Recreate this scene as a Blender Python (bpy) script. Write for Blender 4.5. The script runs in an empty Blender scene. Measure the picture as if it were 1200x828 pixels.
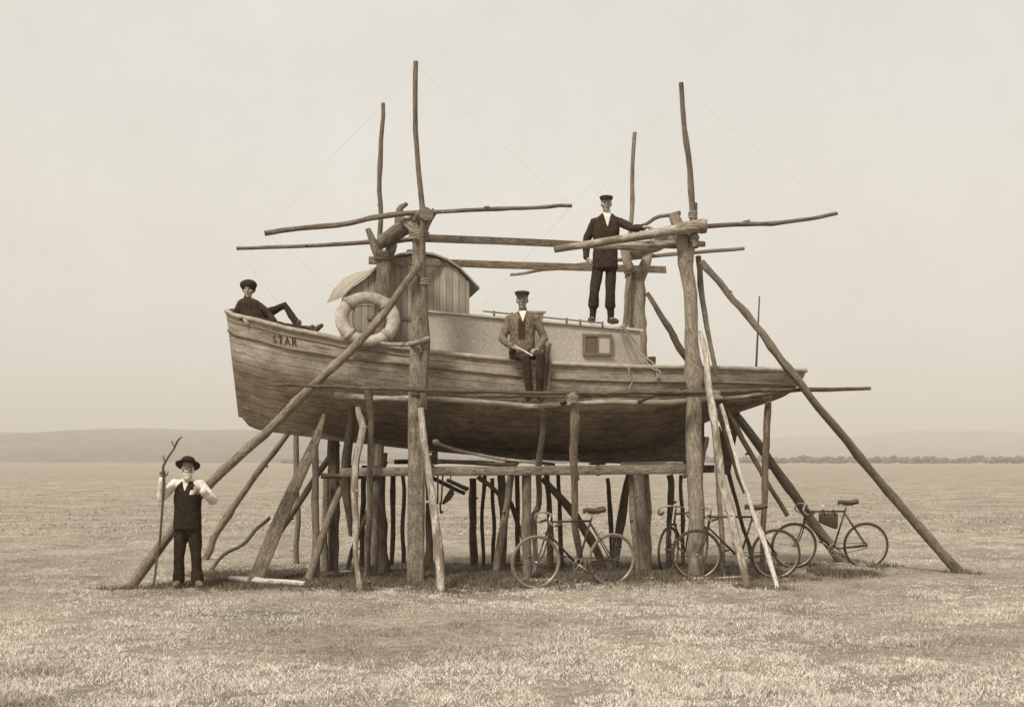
import bpy, bmesh, math, random
import numpy as np
from mathutils import Vector, Matrix, noise
from mathutils.bvhtree import BVHTree
random.seed(7); np.random.seed(7)
sc = bpy.context.scene
COL = sc.collection
F, HZ, CH = 1448.0, 540.0, 1.62          # focal length in px of the 1200 px photo, horizon row, eye height
YAW = math.radians(10); CY, SY = math.cos(YAW), math.sin(YAW)
BX, BY = 0.05, 18.1                       # midship point of the boat on the ground plan

def P(px, py, Y): return Vector(((px-600)/F*Y, Y, CH+(HZ-py)/F*Y))
def YL(px, yb):                           # depth of a line parallel to the boat, yb metres from its centreline
    k = (px-600)/F
    xb = (k*(BY+yb*CY)-BX+yb*SY)/(CY-k*SY)
    return BY+xb*SY+yb*CY
def XB(px, yb):
    k = (px-600)/F
    return (k*(BY+yb*CY)-BX+yb*SY)/(CY-k*SY)
def W(xb, yb, z): return Vector((BX+xb*CY-yb*SY, BY+xb*SY+yb*CY, z))
def PB(px, py, yb): return P(px, py, YL(px, yb))
def GY(py): return F*CH/(py-HZ)
def lerp(a, b, t): return a+(b-a)*t
def interp(x, xs, ys): return float(np.interp(x, xs, ys))

# ------------------------------------------------------------------ materials
def tone(v):
    """sepia rendering of a grey value: the darker, the browner"""
    return (min(1, v*(1.09+.55*math.exp(-7*v))), v, v*(.90-.42*math.exp(-5*v)), 1)
def new_mat(name):
    m = bpy.data.materials.new(name); m.use_nodes = True
    nt = m.node_tree; b = nt.nodes['Principled BSDF']
    b.inputs['Specular IOR Level'].default_value = .25
    return m, nt, b
def N(nt, t, **kw):
    n = nt.nodes.new(t)
    for k, v in kw.items(): setattr(n, k, v)
    return n
def ramp(nt, fac, stops):
    r = N(nt, 'ShaderNodeValToRGB')
    while len(r.color_ramp.elements) < len(stops): r.color_ramp.elements.new(.5)
    for e, (p, c) in zip(r.color_ramp.elements, stops):
        e.position = p; e.color = c
    nt.links.new(fac, r.inputs[0]); return r.outputs[0]
def mixc(nt, fac, a, b, mode='MIX'):
    m = N(nt, 'ShaderNodeMix', data_type='RGBA', blend_type=mode)
    if isinstance(fac, (int, float)): m.inputs[0].default_value = fac
    else: nt.links.new(fac, m.inputs[0])
    for i, x in ((6, a), (7, b)):
        if isinstance(x, tuple): m.inputs[i].default_value = x
        else: nt.links.new(x, m.inputs[i])
    return m.outputs[2]
def noise_tex(nt, coord, scale, detail=5, rough=.6, stretch=(1, 1, 1)):
    mp = N(nt, 'ShaderNodeMapping'); mp.inputs['Scale'].default_value = stretch
    nt.links.new(coord, mp.inputs[0])
    n = N(nt, 'ShaderNodeTexNoise'); n.inputs['Scale'].default_value = scale
    n.inputs['Detail'].default_value = detail; n.inputs['Roughness'].default_value = rough
    nt.links.new(mp.outputs[0], n.inputs['Vector']); return n.outputs[0]
def bump(nt, b, h, strength, dist=.01):
    n = N(nt, 'ShaderNodeBump'); n.inputs['Strength'].default_value = strength
    n.inputs['Distance'].default_value = dist
    nt.links.new(h, n.inputs['Height']); nt.links.new(n.outputs[0], b.inputs['Normal'])
def wood(name, lo, hi, rough=.9, patch=None):
    """grain runs along v of the UV map (metres)"""
    m, nt, b = new_mat(name)
    tc = N(nt, 'ShaderNodeTexCoord'); uv = tc.outputs['UV']
    oi = N(nt, 'ShaderNodeObjectInfo')
    add = N(nt, 'ShaderNodeVectorMath', operation='ADD'); nt.links.new(uv, add.inputs[0])
    ml = N(nt, 'ShaderNodeMath', operation='MULTIPLY'); ml.inputs[1].default_value = 37
    nt.links.new(oi.outputs['Random'], ml.inputs[0]); nt.links.new(ml.outputs[0], add.inputs[1])
    c = add.outputs[0]
    g = noise_tex(nt, c, 1, 9, .8, (55, 7.0, 1))
    g2 = noise_tex(nt, c, 1, 4, .6, (7, 3.5, 1))
    col = ramp(nt, g, [(.34, tone(lo*.55)), (.5, tone((lo+hi)/2)), (.64, tone(hi*1.25))])
    blot = ramp(nt, g2, [(.3, (.6, .6, .6, 1)), (.5, (1, 1, 1, 1)), (.72, (1.25, 1.25, 1.25, 1))])
    col = mixc(nt, .8, col, blot, 'MULTIPLY')
    rv = ramp(nt, oi.outputs['Random'], [(0, (.72, .72, .72, 1)), (1, (1.2, 1.2, 1.2, 1))])
    col = mixc(nt, 1, col, rv, 'MULTIPLY')
    fz = ramp(nt, noise_tex(nt, c, 1, 3, .7, (70, 45, 1)), [(.36, (.58, .58, .58, 1)), (.64, (1.38, 1.38, 1.38, 1))])
    col = mixc(nt, .8, col, fz, 'MULTIPLY')
    if patch:
        g3 = noise_tex(nt, c, 1, 4, .7, (5, 1.3, 1))
        f = ramp(nt, g3, [(.45, (0, 0, 0, 1)), (.55, (1, 1, 1, 1))])
        col = mixc(nt, f, col, tone(patch))
    nt.links.new(col, b.inputs['Base Color']); b.inputs['Roughness'].default_value = rough
    bump(nt, b, g, .9, .02); return m
def plain(name, v, rough=.85, var=.25, scale=25, bstr=.2, metal=0, col=None):
    m, nt, b = new_mat(name)
    tc = N(nt, 'ShaderNodeTexCoord')
    n = noise_tex(nt, tc.outputs['Object'], scale, 5, .65)
    c = ramp(nt, n, [(.3, tone(v*(1-var))), (.7, tone(min(.95, v*(1+var))))])
    nt.links.new(c, b.inputs['Base Color']); b.inputs['Roughness'].default_value = rough
    b.inputs['Metallic'].default_value = metal
    if bstr: bump(nt, b, n, bstr, .008)
    return m
M = {}
M['pole'] = wood('pole_wood', .11, .22)
M['dark'] = wood('dark_pole_wood', .055, .12)
M['pale'] = wood('barked_pale_wood', .26, .48, patch=.15)
M['log'] = wood('sunlit_barked_wood', .34, .56, patch=.22)
M['post'] = wood('weathered_post_wood', .15, .29)
M['plank'] = wood('sawn_plank', .11, .21)
M['white'] = wood('peeled_white_wood', .40, .68)
M['rope'] = plain('rope', .26, var=.5, scale=120)
M['darkrope'] = plain('dark_rope', .12, var=.3, scale=120)
M['wire'] = plain('wire', .2, .5, bstr=0)
M['cloth_dark'] = plain('dark_wool', .020, .95, .6, 20, .5)
M['cloth_navy'] = plain('charcoal_wool', .026, .95, .6, 20, .5)
M['cloth_mid'] = plain('tweed', .12, .95, .65, 30, .8)
M['cloth_trouser'] = plain('worn_trouser_cloth', .032, .95, .6, 25, .6)
M['cloth_vest'] = plain('waistcoat_cloth', .016, .95, .6, 20, .5)
M['shirt'] = plain('pale_shirt_cloth', .62, .9, .12, 40, .5)
M['skin'] = plain('skin', .31, .7, .1, 30, .1)
M['skin_dk'] = plain('sun_tanned_skin', .24, .7, .1, 30, .1)
M['eye'] = plain('eye', .15, .5, 0, 5, 0)
M['lip'] = plain('lip', .23, .6, 0, 5, 0)
M['beard'] = plain('grey_beard', .6, .95, .25, 150, .8)
M['hair'] = plain('dark_hair', .04, .9, .3, 150, .8)
M['boot'] = plain('boot_leather', .045, .55, .3, 40, .2)
M['boot_dusty'] = plain('dusty_leather', .12, .7, .3, 40, .2)
M['tyre'] = plain('tyre_rubber', .05, .8, .2, 40, .1)
M['tyre_grey'] = plain('dusty_tyre_rubber', .17, .9, .3, 40, .1)
M['bike'] = plain('bicycle_enamel', .035, .4, .2, 20, 0)
M['nickel'] = plain('nickel_plate', .35, .35, .1, 20, 0, .6)
M['leather'] = plain('saddle_leather', .06, .5, .3, 30, .1)
M['ring'] = plain('canvas_lifebuoy', .40, .95, .38, 11, .5)
M['glass_dark'] = plain('dark_glass', .06, .15, .1, 3, 0)
M['pane_pale'] = plain('pale_pane', .5, .8, .08, 8, 0)  # even pale tone of the right window pane
M['paint_pale'] = plain('pale_cabin_trim', .5, .7, .15, 12, .1)
M['letter'] = plain('letter_paint', .025, .7, .1, 60, 0)
M['iron'] = plain('iron', .06, .6, .3, 30, .1)

# hull paint: planks run along the hull, worn and scraped
def hull_mat():
    m, nt, b = new_mat('weathered_hull_paint')
    tc = N(nt, 'ShaderNodeTexCoord'); uv = tc.outputs['UV']
    sep = N(nt, 'ShaderNodeSeparateXYZ'); nt.links.new(uv, sep.inputs[0])
    streak = noise_tex(nt, uv, 1, 9, .8, (5, 60, 1))
    blot = noise_tex(nt, uv, 1, 8, .75, (1.9, 5, 1))
    fine = noise_tex(nt, uv, 1, 5, .75, (45, 60, 1))
    top = ramp(nt, streak, [(.30, tone(.13)), (.5, tone(.27)), (.70, tone(.38))])
    bot = ramp(nt, streak, [(.34, tone(.07)), (.55, tone(.135)), (.7, tone(.22))])
    # boot-topping: bottom paint plus painted underside shade, from part way down the girth
    s = N(nt, 'ShaderNodeMath', operation='MULTIPLY_ADD'); nt.links.new(blot, s.inputs[0])
    s.inputs[1].default_value = .14; nt.links.new(sep.outputs[1], s.inputs[2])
    f = ramp(nt, s.outputs[0], [(.44, (0, 0, 0, 1)), (.60, (1, 1, 1, 1))])
    c = mixc(nt, f, top, bot)
    bl = ramp(nt, blot, [(.34, (.42, .42, .42, 1)), (.5, (1, 1, 1, 1)), (.64, (1.5, 1.5, 1.5, 1))])
    c = mixc(nt, .85, c, bl, 'MULTIPLY')
    fn = ramp(nt, fine, [(.36, (.65, .65, .65, 1)), (.64, (1.35, 1.35, 1.35, 1))])
    c = mixc(nt, .85, c, fn, 'MULTIPLY')
    # dark scrapes
    sc1 = noise_tex(nt, uv, 1, 5, .6, (3.0, 34, 1))
    sf = ramp(nt, sc1, [(.62, (0, 0, 0, 1)), (.66, (.85, .85, .85, 1))])
    c = mixc(nt, sf, c, tone(.04))
    # plank seams
    mu = N(nt, 'ShaderNodeMath', operation='MULTIPLY'); mu.inputs[1].default_value = 11; nt.links.new(sep.outputs[1], mu.inputs[0])
    fr = N(nt, 'ShaderNodeMath', operation='FRACT'); nt.links.new(mu.outputs[0], fr.inputs[0])
    seam = ramp(nt, fr.outputs[0], [(0, (0, 0, 0, 1)), (.05, (1, 1, 1, 1)), (.95, (1, 1, 1, 1)), (1, (0, 0, 0, 1))])
    c = mixc(nt, .55, c, seam, 'MULTIPLY')
    nt.links.new(c, b.inputs['Base Color']); b.inputs['Roughness'].default_value = .9
    bump(nt, b, seam, .6, .015); return m
M['hull'] = hull_mat()
def boards_mat(name, v, freq, seamdark=.35, var=.25):
    """vertical boards, counted along u"""
    m, nt, b = new_mat(name)
    tc = N(nt, 'ShaderNodeTexCoord'); uv = tc.outputs['UV']
    sep = N(nt, 'ShaderNodeSeparateXYZ'); nt.links.new(uv, sep.inputs[0])
    mu = N(nt, 'ShaderNodeMath', operation='MULTIPLY'); mu.inputs[1].default_value = freq; nt.links.new(sep.outputs[0], mu.inputs[0])
    fr = N(nt, 'ShaderNodeMath', operation='FRACT'); nt.links.new(mu.outputs[0], fr.inputs[0])
    fl = N(nt, 'ShaderNodeMath', operation='FLOOR'); nt.links.new(mu.outputs[0], fl.inputs[0])
    wn = N(nt, 'ShaderNodeTexWhiteNoise', noise_dimensions='1D'); nt.links.new(fl.outputs[0], wn.inputs['W'])
    g = noise_tex(nt, uv, 1, 5, .65, (30, 2.5, 1))
    c = ramp(nt, g, [(.3, tone(v*(1-var))), (.7, tone(v*(1+var)))])
    vb = ramp(nt, wn.outputs[0], [(0, (.8, .8, .8, 1)), (1, (1.15, 1.15, 1.15, 1))])
    c = mixc(nt, 1, c, vb, 'MULTIPLY')
    seam = ramp(nt, fr.outputs[0], [(0, (0, 0, 0, 1)), (.07, (1, 1, 1, 1)), (.93, (1, 1, 1, 1)), (1, (0, 0, 0, 1))])
    c = mixc(nt, seamdark, c, seam, 'MULTIPLY')
    nt.links.new(c, b.inputs['Base Color']); b.inputs['Roughness'].default_value = .85
    bump(nt, b, seam, .5, .01); return m
M['boards'] = boards_mat('wheelhouse_boards', .32, 11, .65)
M['cabin'] = plain('cabin_paint', .41, .8, .24, 32, .2)
M['roofm'] = plain('canvas_roof', .30, .85, .2, 10, .15)

# ------------------------------------------------------------------ object helpers
def tag(o, label=None, cat=None, group=None, kind=None):
    if label: o['label'] = label
    if cat: o['category'] = cat
    if group: o['group'] = group
    if kind: o['kind'] = kind
    return o
def empty(name, loc, label=None, cat=None, group=None):
    o = bpy.data.objects.new(name, None); COL.objects.link(o); o.location = loc
    o.empty_display_size = .1
    return tag(o, label, cat, group)
ORG = {}
def worg(o):
    """world origin of an object (no rotations on anything built in world space)"""
    v = Vector(o.location)
    while o.parent: o = o.parent; v += Vector(o.location)
    return v
def mesh_obj(name, verts, faces, mat, parent=None, origin=None, uvs=None, smooth=True, mats=None, midx=None):
    if parent is not None: org = worg(parent)
    else: org = Vector(origin) if origin is not None else Vector((0, 0, 0))
    me = bpy.data.meshes.new(name)
    me.from_pydata([tuple(Vector(v)-org) for v in verts], [], faces)
    for m in (mats or [mat]): me.materials.append(m)
    if midx: me.polygons.foreach_set('material_index', midx)
    if uvs:
        ul = me.uv_layers.new(name='UVMap')
        for p in me.polygons:
            for li, vi in zip(p.loop_indices, p.vertices): ul.data[li].uv = uvs[vi]
    if smooth: me.polygons.foreach_set('use_smooth', [True]*len(me.polygons))
    me.update()
    o = bpy.data.objects.new(name, me); COL.objects.link(o)
    if parent is not None: o.parent = parent
    else: o.location = org
    return o
class MB:
    def __init__(s): s.v = []; s.f = []; s.uv = []
    def add(s, v, f, uv=None):
        n = len(s.v); s.v += [Vector(x) for x in v]; s.f += [tuple(i+n for i in q) for q in f]
        s.uv += (uv if uv else [(x[0], x[2]) for x in v])
    def build(s, name, mat, parent=None, origin=None, smooth=True):
        return mesh_obj(name, s.v, s.f, mat, parent, origin, s.uv, smooth)
def catmull(pts, n):
    pts = [Vector(p) for p in pts]
    if len(pts) == 2: return [pts[0].lerp(pts[1], i/n) for i in range(n+1)]
    out = []; e = [2*pts[0]-pts[1]]+pts+[2*pts[-1]-pts[-2]]
    for i in range(1, len(e)-2):
        a, b, c, d = e[i-1:i+3]
        for k in range(n):
            t = k/n
            out.append(.5*((2*b)+(c-a)*t+(2*a-5*b+4*c-d)*t*t+(3*b-a-3*c+d)*t**3))
    out.append(pts[-1]); return out
def tube_data(pts, rads, nseg=10, ref=None, irregular=0., seed=0, rect=None, caps=True, rnd=False):
    """tube along pts; rads list; rect=(ratio_depth) gives a squared section"""
    V, Fc, UV = [], [], []
    n = len(pts); L = 0; s0 = seed*13.7
    if rect: ang = [(-1, -.82), (-.82, -1), (.82, -1), (1, -.82), (1, .82), (.82, 1), (-.82, 1), (-1, .82)]; nseg = 8
    lastd = None
    for i, p in enumerate(pts):
        t = (pts[min(i+1, n-1)]-pts[max(i-1, 0)]).normalized()
        r0 = ref or (Vector((0, 1, 0)) if abs(t.y) < .85 else Vector((0, 0, 1)))
        side = t.cross(r0).normalized()
        if lastd is not None and not rect and ref is None:      # carry the frame along the bend
            q0 = lastd-t*lastd.dot(t)
            if q0.length > 1e-4: side = q0.normalized()
        lastd = side; dep = side.cross(t).normalized()
        if i: L += (p-pts[i-1]).length
        r = rads[i]
        for k in range(nseg):
            if rect: a, b_ = ang[k]; a *= r; b_ *= r*rect
            else:
                th = 2*math.pi*k/nseg; a, b_ = math.cos(th)*r, math.sin(th)*r
            if irregular:
                q = noise.noise(Vector((a*6/max(r, .01)*.3+s0, b_*6/max(r, .01)*.3, L*3.1+s0)))
                q2 = noise.noise(Vector((s0*2, k*.9, L*9)))
                f = 1+irregular*(q*1.2+q2*.5); a *= f; b_ *= f
            V.append(p+side*a+dep*b_); UV.append((k/nseg*2*math.pi*max(r, .02), L))
    for i in range(n-1):
        for k in range(nseg):
            k2 = (k+1) % nseg
            Fc.append((i*nseg+k, i*nseg+k2, (i+1)*nseg+k2, (i+1)*nseg+k))
    if caps:
        Fc.append(tuple(reversed(range(nseg)))); Fc.append(tuple((n-1)*nseg+k for k in range(nseg)))
    # consistent outward normals
    return V, Fc, UV
def fixn(o):
    bm = bmesh.new(); bm.from_mesh(o.data); bmesh.ops.recalc_face_normals(bm, faces=bm.faces); bm.to_mesh(o.data); bm.free(); return o
def crisp(o, ang=40):
    """sharp edges stay sharp"""
    bm = bmesh.new(); bm.from_mesh(o.data)
    bmesh.ops.recalc_face_normals(bm, faces=bm.faces)
    a = math.radians(ang)
    for e in bm.edges:
        e.smooth = not (len(e.link_faces) == 2 and e.calc_face_angle(0) > a)
    bm.to_mesh(o.data); bm.free(); return o

def gz(x, y):
    """height of the ground"""
    d = math.hypot(x, y-17)
    k = 1 if d < 40 else max(0, 1-(d-40)/60)
    return k*(.05*noise.noise(Vector((x*.45, y*.45, 0)))+.025*noise.noise(Vector((x*1.7, y*1.7, 3))))

SEED = [0]
def pole(name, label, pts, w0, w1, mat='pole', cat='pole', group='rough poles of the scaffold', ground=None, rect=None,
         irr=.18, wob=.016, forks=(), parent=None, nsub=None):
    """pts: (px, py, Y) tuples, widths in photo px; ground='a'/'b' sinks that end in the turf; forks: extra limbs [(pts,w0,w1)]"""
    SEED[0] += 1; sd = SEED[0]
    def mk(pts, w0, w1, g, seed):
        wp = [P(*p) for p in pts]
        if g in ('a', 'ab'): wp[0].z = gz(wp[0].x, wp[0].y)-.08
        if g in ('b', 'ab'): wp[-1].z = gz(wp[-1].x, wp[-1].y)-.08
        length = sum((wp[i+1]-wp[i]).length for i in range(len(wp)-1))
        seg = nsub or max(3, int(length/.16/(len(wp)-1)))
        c = catmull(wp, seg); n = len(c)
        ys = [p.y for p in c]
        rr = []
        for i, p in enumerate(c):
            t = i/(n-1)
            if wob and 0 < i < n-1 and not rect:
                p.x += wob*noise.noise(Vector((i*.35, seed*7.1, 0)))*2; p.z += wob*noise.noise(Vector((i*.35, seed*7.1, 9)))
                p.y += wob*noise.noise(Vector((i*.35, seed*7.1, 5)))
            w = lerp(w0, w1, t) if not isinstance(w0, (list, tuple)) else interp(t, [k/(len(w0)-1) for k in range(len(w0))], w0)
            rr.append(w/2*p.y/F*(1 if rect else .91))
        ns = 8 if max(rr) < .03 else 12
        if irr and not rect:
            for _ in range(int(length/1.1)):         # knots
                i = random.randint(1, max(1, n-2)); rr[i] *= 1.16
        return tube_data(c, rr, ns, irregular=irr if not rect else .04, seed=seed, rect=rect)
    b = MB(); d = mk(pts, w0, w1, ground, sd); b.add(*d)
    for j, fk in enumerate(forks):
        b.add(*mk(fk[0], fk[1], fk[2], None, sd*3+j+50))
    if not rect and not nsub:                            # stubs of trimmed side branches
        n_ = len(d[0])//(8 if len(d[0]) % 12 else 12); wv = d[0]
        ns_ = next(q for q in (8, 12) if len(wv) % q == 0 and abs((wv[0]-wv[q-1]).length) < abs((wv[0]-wv[q]).length)*3)
        L_ = len(wv)//ns_
        for _ in range(min(3, L_//9)):
            i = random.randint(2, L_-3); ring = wv[i*ns_:(i+1)*ns_]; c0 = sum(ring, Vector())/ns_; rl_ = (ring[0]-c0).length; r_ = rl_
            a_ = random.choice(ring)-c0; a_.normalize(); ax = (wv[(i+1)*ns_]-wv[i*ns_]).normalized()*random.choice((.5, -.5))
            dd = (a_+ax).normalized(); q_ = min(r_, .05); b.add(*tube_data([c0+a_*r_*.4, c0+a_*r_*.85+dd*q_*.2, c0+a_*r_*.85+dd*q_*random.uniform(.4, .9)], [q_*.55, q_*.40, q_*.26], 7, irregular=.1, seed=i))
    base = P(*pts[-1]) if P(*pts[-1]).z < P(*pts[0]).z else P(*pts[0])
    o = b.build(name, M[mat], parent, origin=base)
    crisp(o, 50)
    if not parent: tag(o, label, cat, group)
    return o
def lash(parent, px, py, Y, wpx, n=4, hpx=6, mat='rope', tilt=0):
    """a few turns of rope round a pole, a part of that pole"""
    b = MB()
    c = P(px, py, Y); r = wpx/2*Y/F+.006
    for i in range(n):
        z = c.z+(i-(n-1)/2)*hpx/n*Y/F
        ring = [Vector((c.x+math.cos(a)*r, Y+math.sin(a)*r, z+math.sin(a+i)*.01+tilt*math.cos(a)*r)) for a in [2*math.pi*k/14 for k in range(15)]]
        b.add(*tube_data(ring, [.009]*15, 6, ref=Vector((0, 0, 1))))
    return b.build('lashing', M[mat], parent)

# ================================================================== GROUND
def grid_coords(lo, hi, near_lo, near_hi, step, growth):
    c = list(np.arange(near_lo, near_hi+1e-6, step)); s = step
    while c[-1] < hi: s *= growth; c.append(min(hi, c[-1]+s))
    s = step; left = []
    x = near_lo
    while x > lo: s *= growth; x = max(lo, x-s); left.append(x)
    return left[::-1]+c
xs = grid_coords(-6000, 6000, -14, 14, .3, 1.22); ys = grid_coords(-300, 9000, 5, 34, .3, 1.22)
gv = [(x, y, gz(x, y)) for y in ys for x in xs]; nx = len(xs)
gf = [(j*nx+i, j*nx+i+1, (j+1)*nx+i+1, (j+1)*nx+i) for j in range(len(ys)-1) for i in range(nx-1)]
def ground_mat():
    m, nt, b = new_mat('dry_turf')
    tc = N(nt, 'ShaderNodeTexCoord'); oc = tc.outputs['Object']
    a = noise_tex(nt, oc, 9, 8, .75); a2 = noise_tex(nt, oc, .55, 6, .65); a3 = noise_tex(nt, oc, 40, 4, .7)
    wide = noise_tex(nt, oc, .05, 9, .8, (1, .8, 1))
    c = ramp(nt, a, [(.3, tone(.17)), (.5, tone(.30)), (.72, tone(.45))])
    v = ramp(nt, a2, [(.3, (.62, .62, .62, 1)), (.65, (1.15, 1.15, 1.15, 1))]); c = mixc(nt, 1, c, v, 'MULTIPLY')
    v = ramp(nt, a3, [(.3, (.75, .75, .75, 1)), (.7, (1.2, 1.2, 1.2, 1))]); c = mixc(nt, .8, c, v, 'MULTIPLY')
    v = ramp(nt, wide, [(.35, (.86, .86, .86, 1)), (.65, (1.12, 1.12, 1.12, 1))]); c = mixc(nt, 1, c, v, 'MULTIPLY')
    # trodden earth and the boat's shade painted as one ragged patch between the posts
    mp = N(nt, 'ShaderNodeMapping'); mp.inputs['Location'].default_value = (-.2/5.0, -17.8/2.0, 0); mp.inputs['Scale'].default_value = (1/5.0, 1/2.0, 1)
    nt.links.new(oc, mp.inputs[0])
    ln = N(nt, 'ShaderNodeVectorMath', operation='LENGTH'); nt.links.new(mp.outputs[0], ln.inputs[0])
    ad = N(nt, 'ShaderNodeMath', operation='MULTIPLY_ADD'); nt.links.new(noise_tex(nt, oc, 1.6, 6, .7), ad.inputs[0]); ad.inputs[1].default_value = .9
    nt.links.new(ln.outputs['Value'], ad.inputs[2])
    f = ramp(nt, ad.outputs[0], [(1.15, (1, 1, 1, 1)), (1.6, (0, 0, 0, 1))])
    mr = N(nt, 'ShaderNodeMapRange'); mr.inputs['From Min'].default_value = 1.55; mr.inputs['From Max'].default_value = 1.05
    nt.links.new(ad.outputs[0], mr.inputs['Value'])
    soil_shade = ramp(nt, a, [(.3, tone(.05)), (.7, tone(.14))])
    c = mixc(nt, mr.outputs[0], c, soil_shade)
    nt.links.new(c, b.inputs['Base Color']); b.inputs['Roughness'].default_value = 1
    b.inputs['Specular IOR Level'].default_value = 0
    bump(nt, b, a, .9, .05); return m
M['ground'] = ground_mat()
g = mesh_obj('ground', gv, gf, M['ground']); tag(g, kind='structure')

# ---------------------------------------------------------------- hills, far wood
def plainmat(name, v, var=.2, scale=.02):
    return plain(name, v, 1, var, scale, 0)
def hill(name, prof, Y0, depth, lab, mat):
    prof = sorted(prof); xs_ = np.linspace(prof[0][0], prof[-1][0], 500); V, Fc = [], []
    rows = 12
    for j in range(rows+1):
        t = j/rows; e = math.sin(t*math.pi/2)
        Yd = Y0+depth*t
        for px in xs_:
            top = interp(px, [p[0] for p in prof], [p[1] for p in prof])
            top += 1.3*noise.noise(Vector((px*.02, 3, Y0)))+.7*noise.noise(Vector((px*.09, 5, Y0)))+.5*noise.noise(Vector((px*.35, 8, Y0)))
            zt = (HZ-top)/F*(Y0+depth)+CH
            x = (px-600)/F*(Y0+depth)
            z = zt*e*(1+.08*noise.noise(Vector((px*.03, t*4, 2)))*(1-t))-2
            V.append((x, Yd, z))
    for px in xs_:
        V.append(((px-600)/F*(Y0+depth), Y0+depth*1.9, -3))
    n = len(xs_)
    for j in range(rows+1):
        for i in range(n-1): Fc.append((j*n+i, j*n+i+1, (j+1)*n+i+1, (j+1)*n+i))
    o = mesh_obj(name, V, Fc, mat); tag(o, kind='structure'); return o
M['hill_near'] = plainmat('scrub_hillside', .10, .75, .03); M['hill_far'] = plainmat('far_hillside', .11, .7, .02)
hill('hill', [(-500, 512), (-100, 510), (0, 508), (35, 507), (140, 509), (190, 505), (217, 503), (283, 505), (330, 505), (420, 509), (520, 516), (640, 526), (760, 545)], 1100, 1400, '', M['hill_near'])
hill('hill', [(200, 530), (420, 514), (600, 512), (780, 514), (880, 514), (930, 511), (1000, 510), (1050, 505), (1120, 505), (1170, 510), (1230, 516), (1400, 512), (1700, 520)], 2400, 1500, '', M['hill_far'])
# far wood: one mass of crowns
def blob(b, c, r, seed, squash=.8):
    bm = bmesh.new(); bmesh.ops.create_icosphere(bm, subdivisions=2, radius=1)
    for v in bm.verts:
        q = 1+.45*noise.noise(v.co*1.7+Vector((seed, 0, 0)))+.25*noise.noise(v.co*4+Vector((0, seed, 0)))
        v.co = Vector(c)+Vector((v.co.x*r*q, v.co.y*r*q, v.co.z*r*q*squash))
    bm.verts.index_update(); b.add([v.co.copy() for v in bm.verts], [tuple(v.index for v in f.verts) for f in bm.faces]); bm.free()
b = MB()
for i in range(2600):
    px = random.uniform(330, 1330); Yd = random.uniform(800, 1250)
    hh_ = max(.25, min(1, (px-330)/500))*(.75+.5*noise.noise(Vector((px*.03, 0, 0))))
    r = random.uniform(.7, 2.3)
    blob(b, ((px-600)/F*Yd, Yd, r*.4+random.uniform(0, 4.2)*hh_), r, i)
o = b.build('distant_wood', plainmat('distant_foliage', .085, .35, .2)); tag(o, 'low dark belt of far trees along the edge of the plain', 'trees', kind='stuff')

# ================================================================== BOAT
TB = [265, 272, 300, 337, 375, 405, 480, 505, 540, 590, 647, 747, 802, 840, 945]
TS = [364, 369, 375, 385, 392, 399, 409, 412, 416, 421, 426, 430, 430.5, 431, 434]
xb0, xb1 = XB(265, 0), XB(944, -.62)
def half_b(t): return interp(t, [0, .03, .07, .12, .2, .35, .5, .65, .8, .9, 1], [.03, .19, .36, .54, .80, 1.04, 1.12, 1.10, .98, .84, .64])
def proj(xb, yb):
    w = W(xb, yb, 0); return 600+F*w.x/w.y, w.y
def sheer(xb, b_):
    px, Y_ = proj(xb, -b_); return CH+(HZ-interp(px, TB, TS))/F*Y_
KP = [265, 283, 300, 400, 500, 600, 680, 740, 790, 828, 866, 920, 938, 944]
KS = [488, 492, 499, 511, 521, 529, 531, 527, 512, 494, 483, 467, 459, 455]
def keelz(xb):
    px, Y_ = proj(xb, 0); return CH+(HZ-interp(px, KP, KS))/F*Y_
NS, NG = 72, 26
def hull_point(t, g_):
    xb = lerp(xb0, xb1, t); hb = half_b(t); s = sheer(xb, hb); k_ = keelz(xb)
    p = interp(t, [0, .1, .25, .45, .7, .85, 1], [1.05, 1.3, 2.0, 3.0, 2.8, 2.4, 2.2])
    q = interp(t, [0, .1, .25, .45, .7, .85, 1], [1.0, .95, .75, .62, .62, .7, .75])
    y = max(.028, hb*(1-g_**p)**q)
    if t < .02: y = max(.028, y)
    z = lerp(s, k_, g_)
    # stem rakes aft as it goes down and rounds at the forefoot
    rake = .17*g_
    x = xb+rake*max(0, 1-t/.16)
    if t > .9: x -= (t-.9)/.1*.10*g_           # transom rakes under
    return x, y, z
HV, HF, HU = [], [], []
for side in (-1, 1):
    base = len(HV)
    for i in range(NS+1):
        t = (i/NS)**1.25
        for j in range(NG+1):
            g_ = j/NG; x, y, z = hull_point(t, g_)
            HV.append(W(x, side*y, z)); HU.append((x, g_*1.0))
    for i in range(NS):
        for j in range(NG):
            a = base+i*(NG+1)+j; HF.append((a, a+1, a+NG+2, a+NG+1))
n1 = (NS+1)*(NG+1)
for j in range(NG):                                   # transom, stem face
    a = NS*(NG+1)+j; HF.append((a, a+1, n1+a+1, n1+a)); a = j; HF.append((a, a+1, n1+a+1, n1+a))
for i in range(NS):                                   # bottom
    a = i*(NG+1)+NG; HF.append((a, a+NG+1, n1+a+NG+1, n1+a))
boat = empty('fishing_boat', W(0, 0, 1.6), 'weathered wooden boat named STAR', 'boat')
boat['label'] = 'weathered wooden boat named STAR with a cabin, propped high on a scaffold of poles'
hull = mesh_obj('hull', HV, HF, M['hull'], boat, uvs=HU); crisp(hull, 45)
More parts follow.
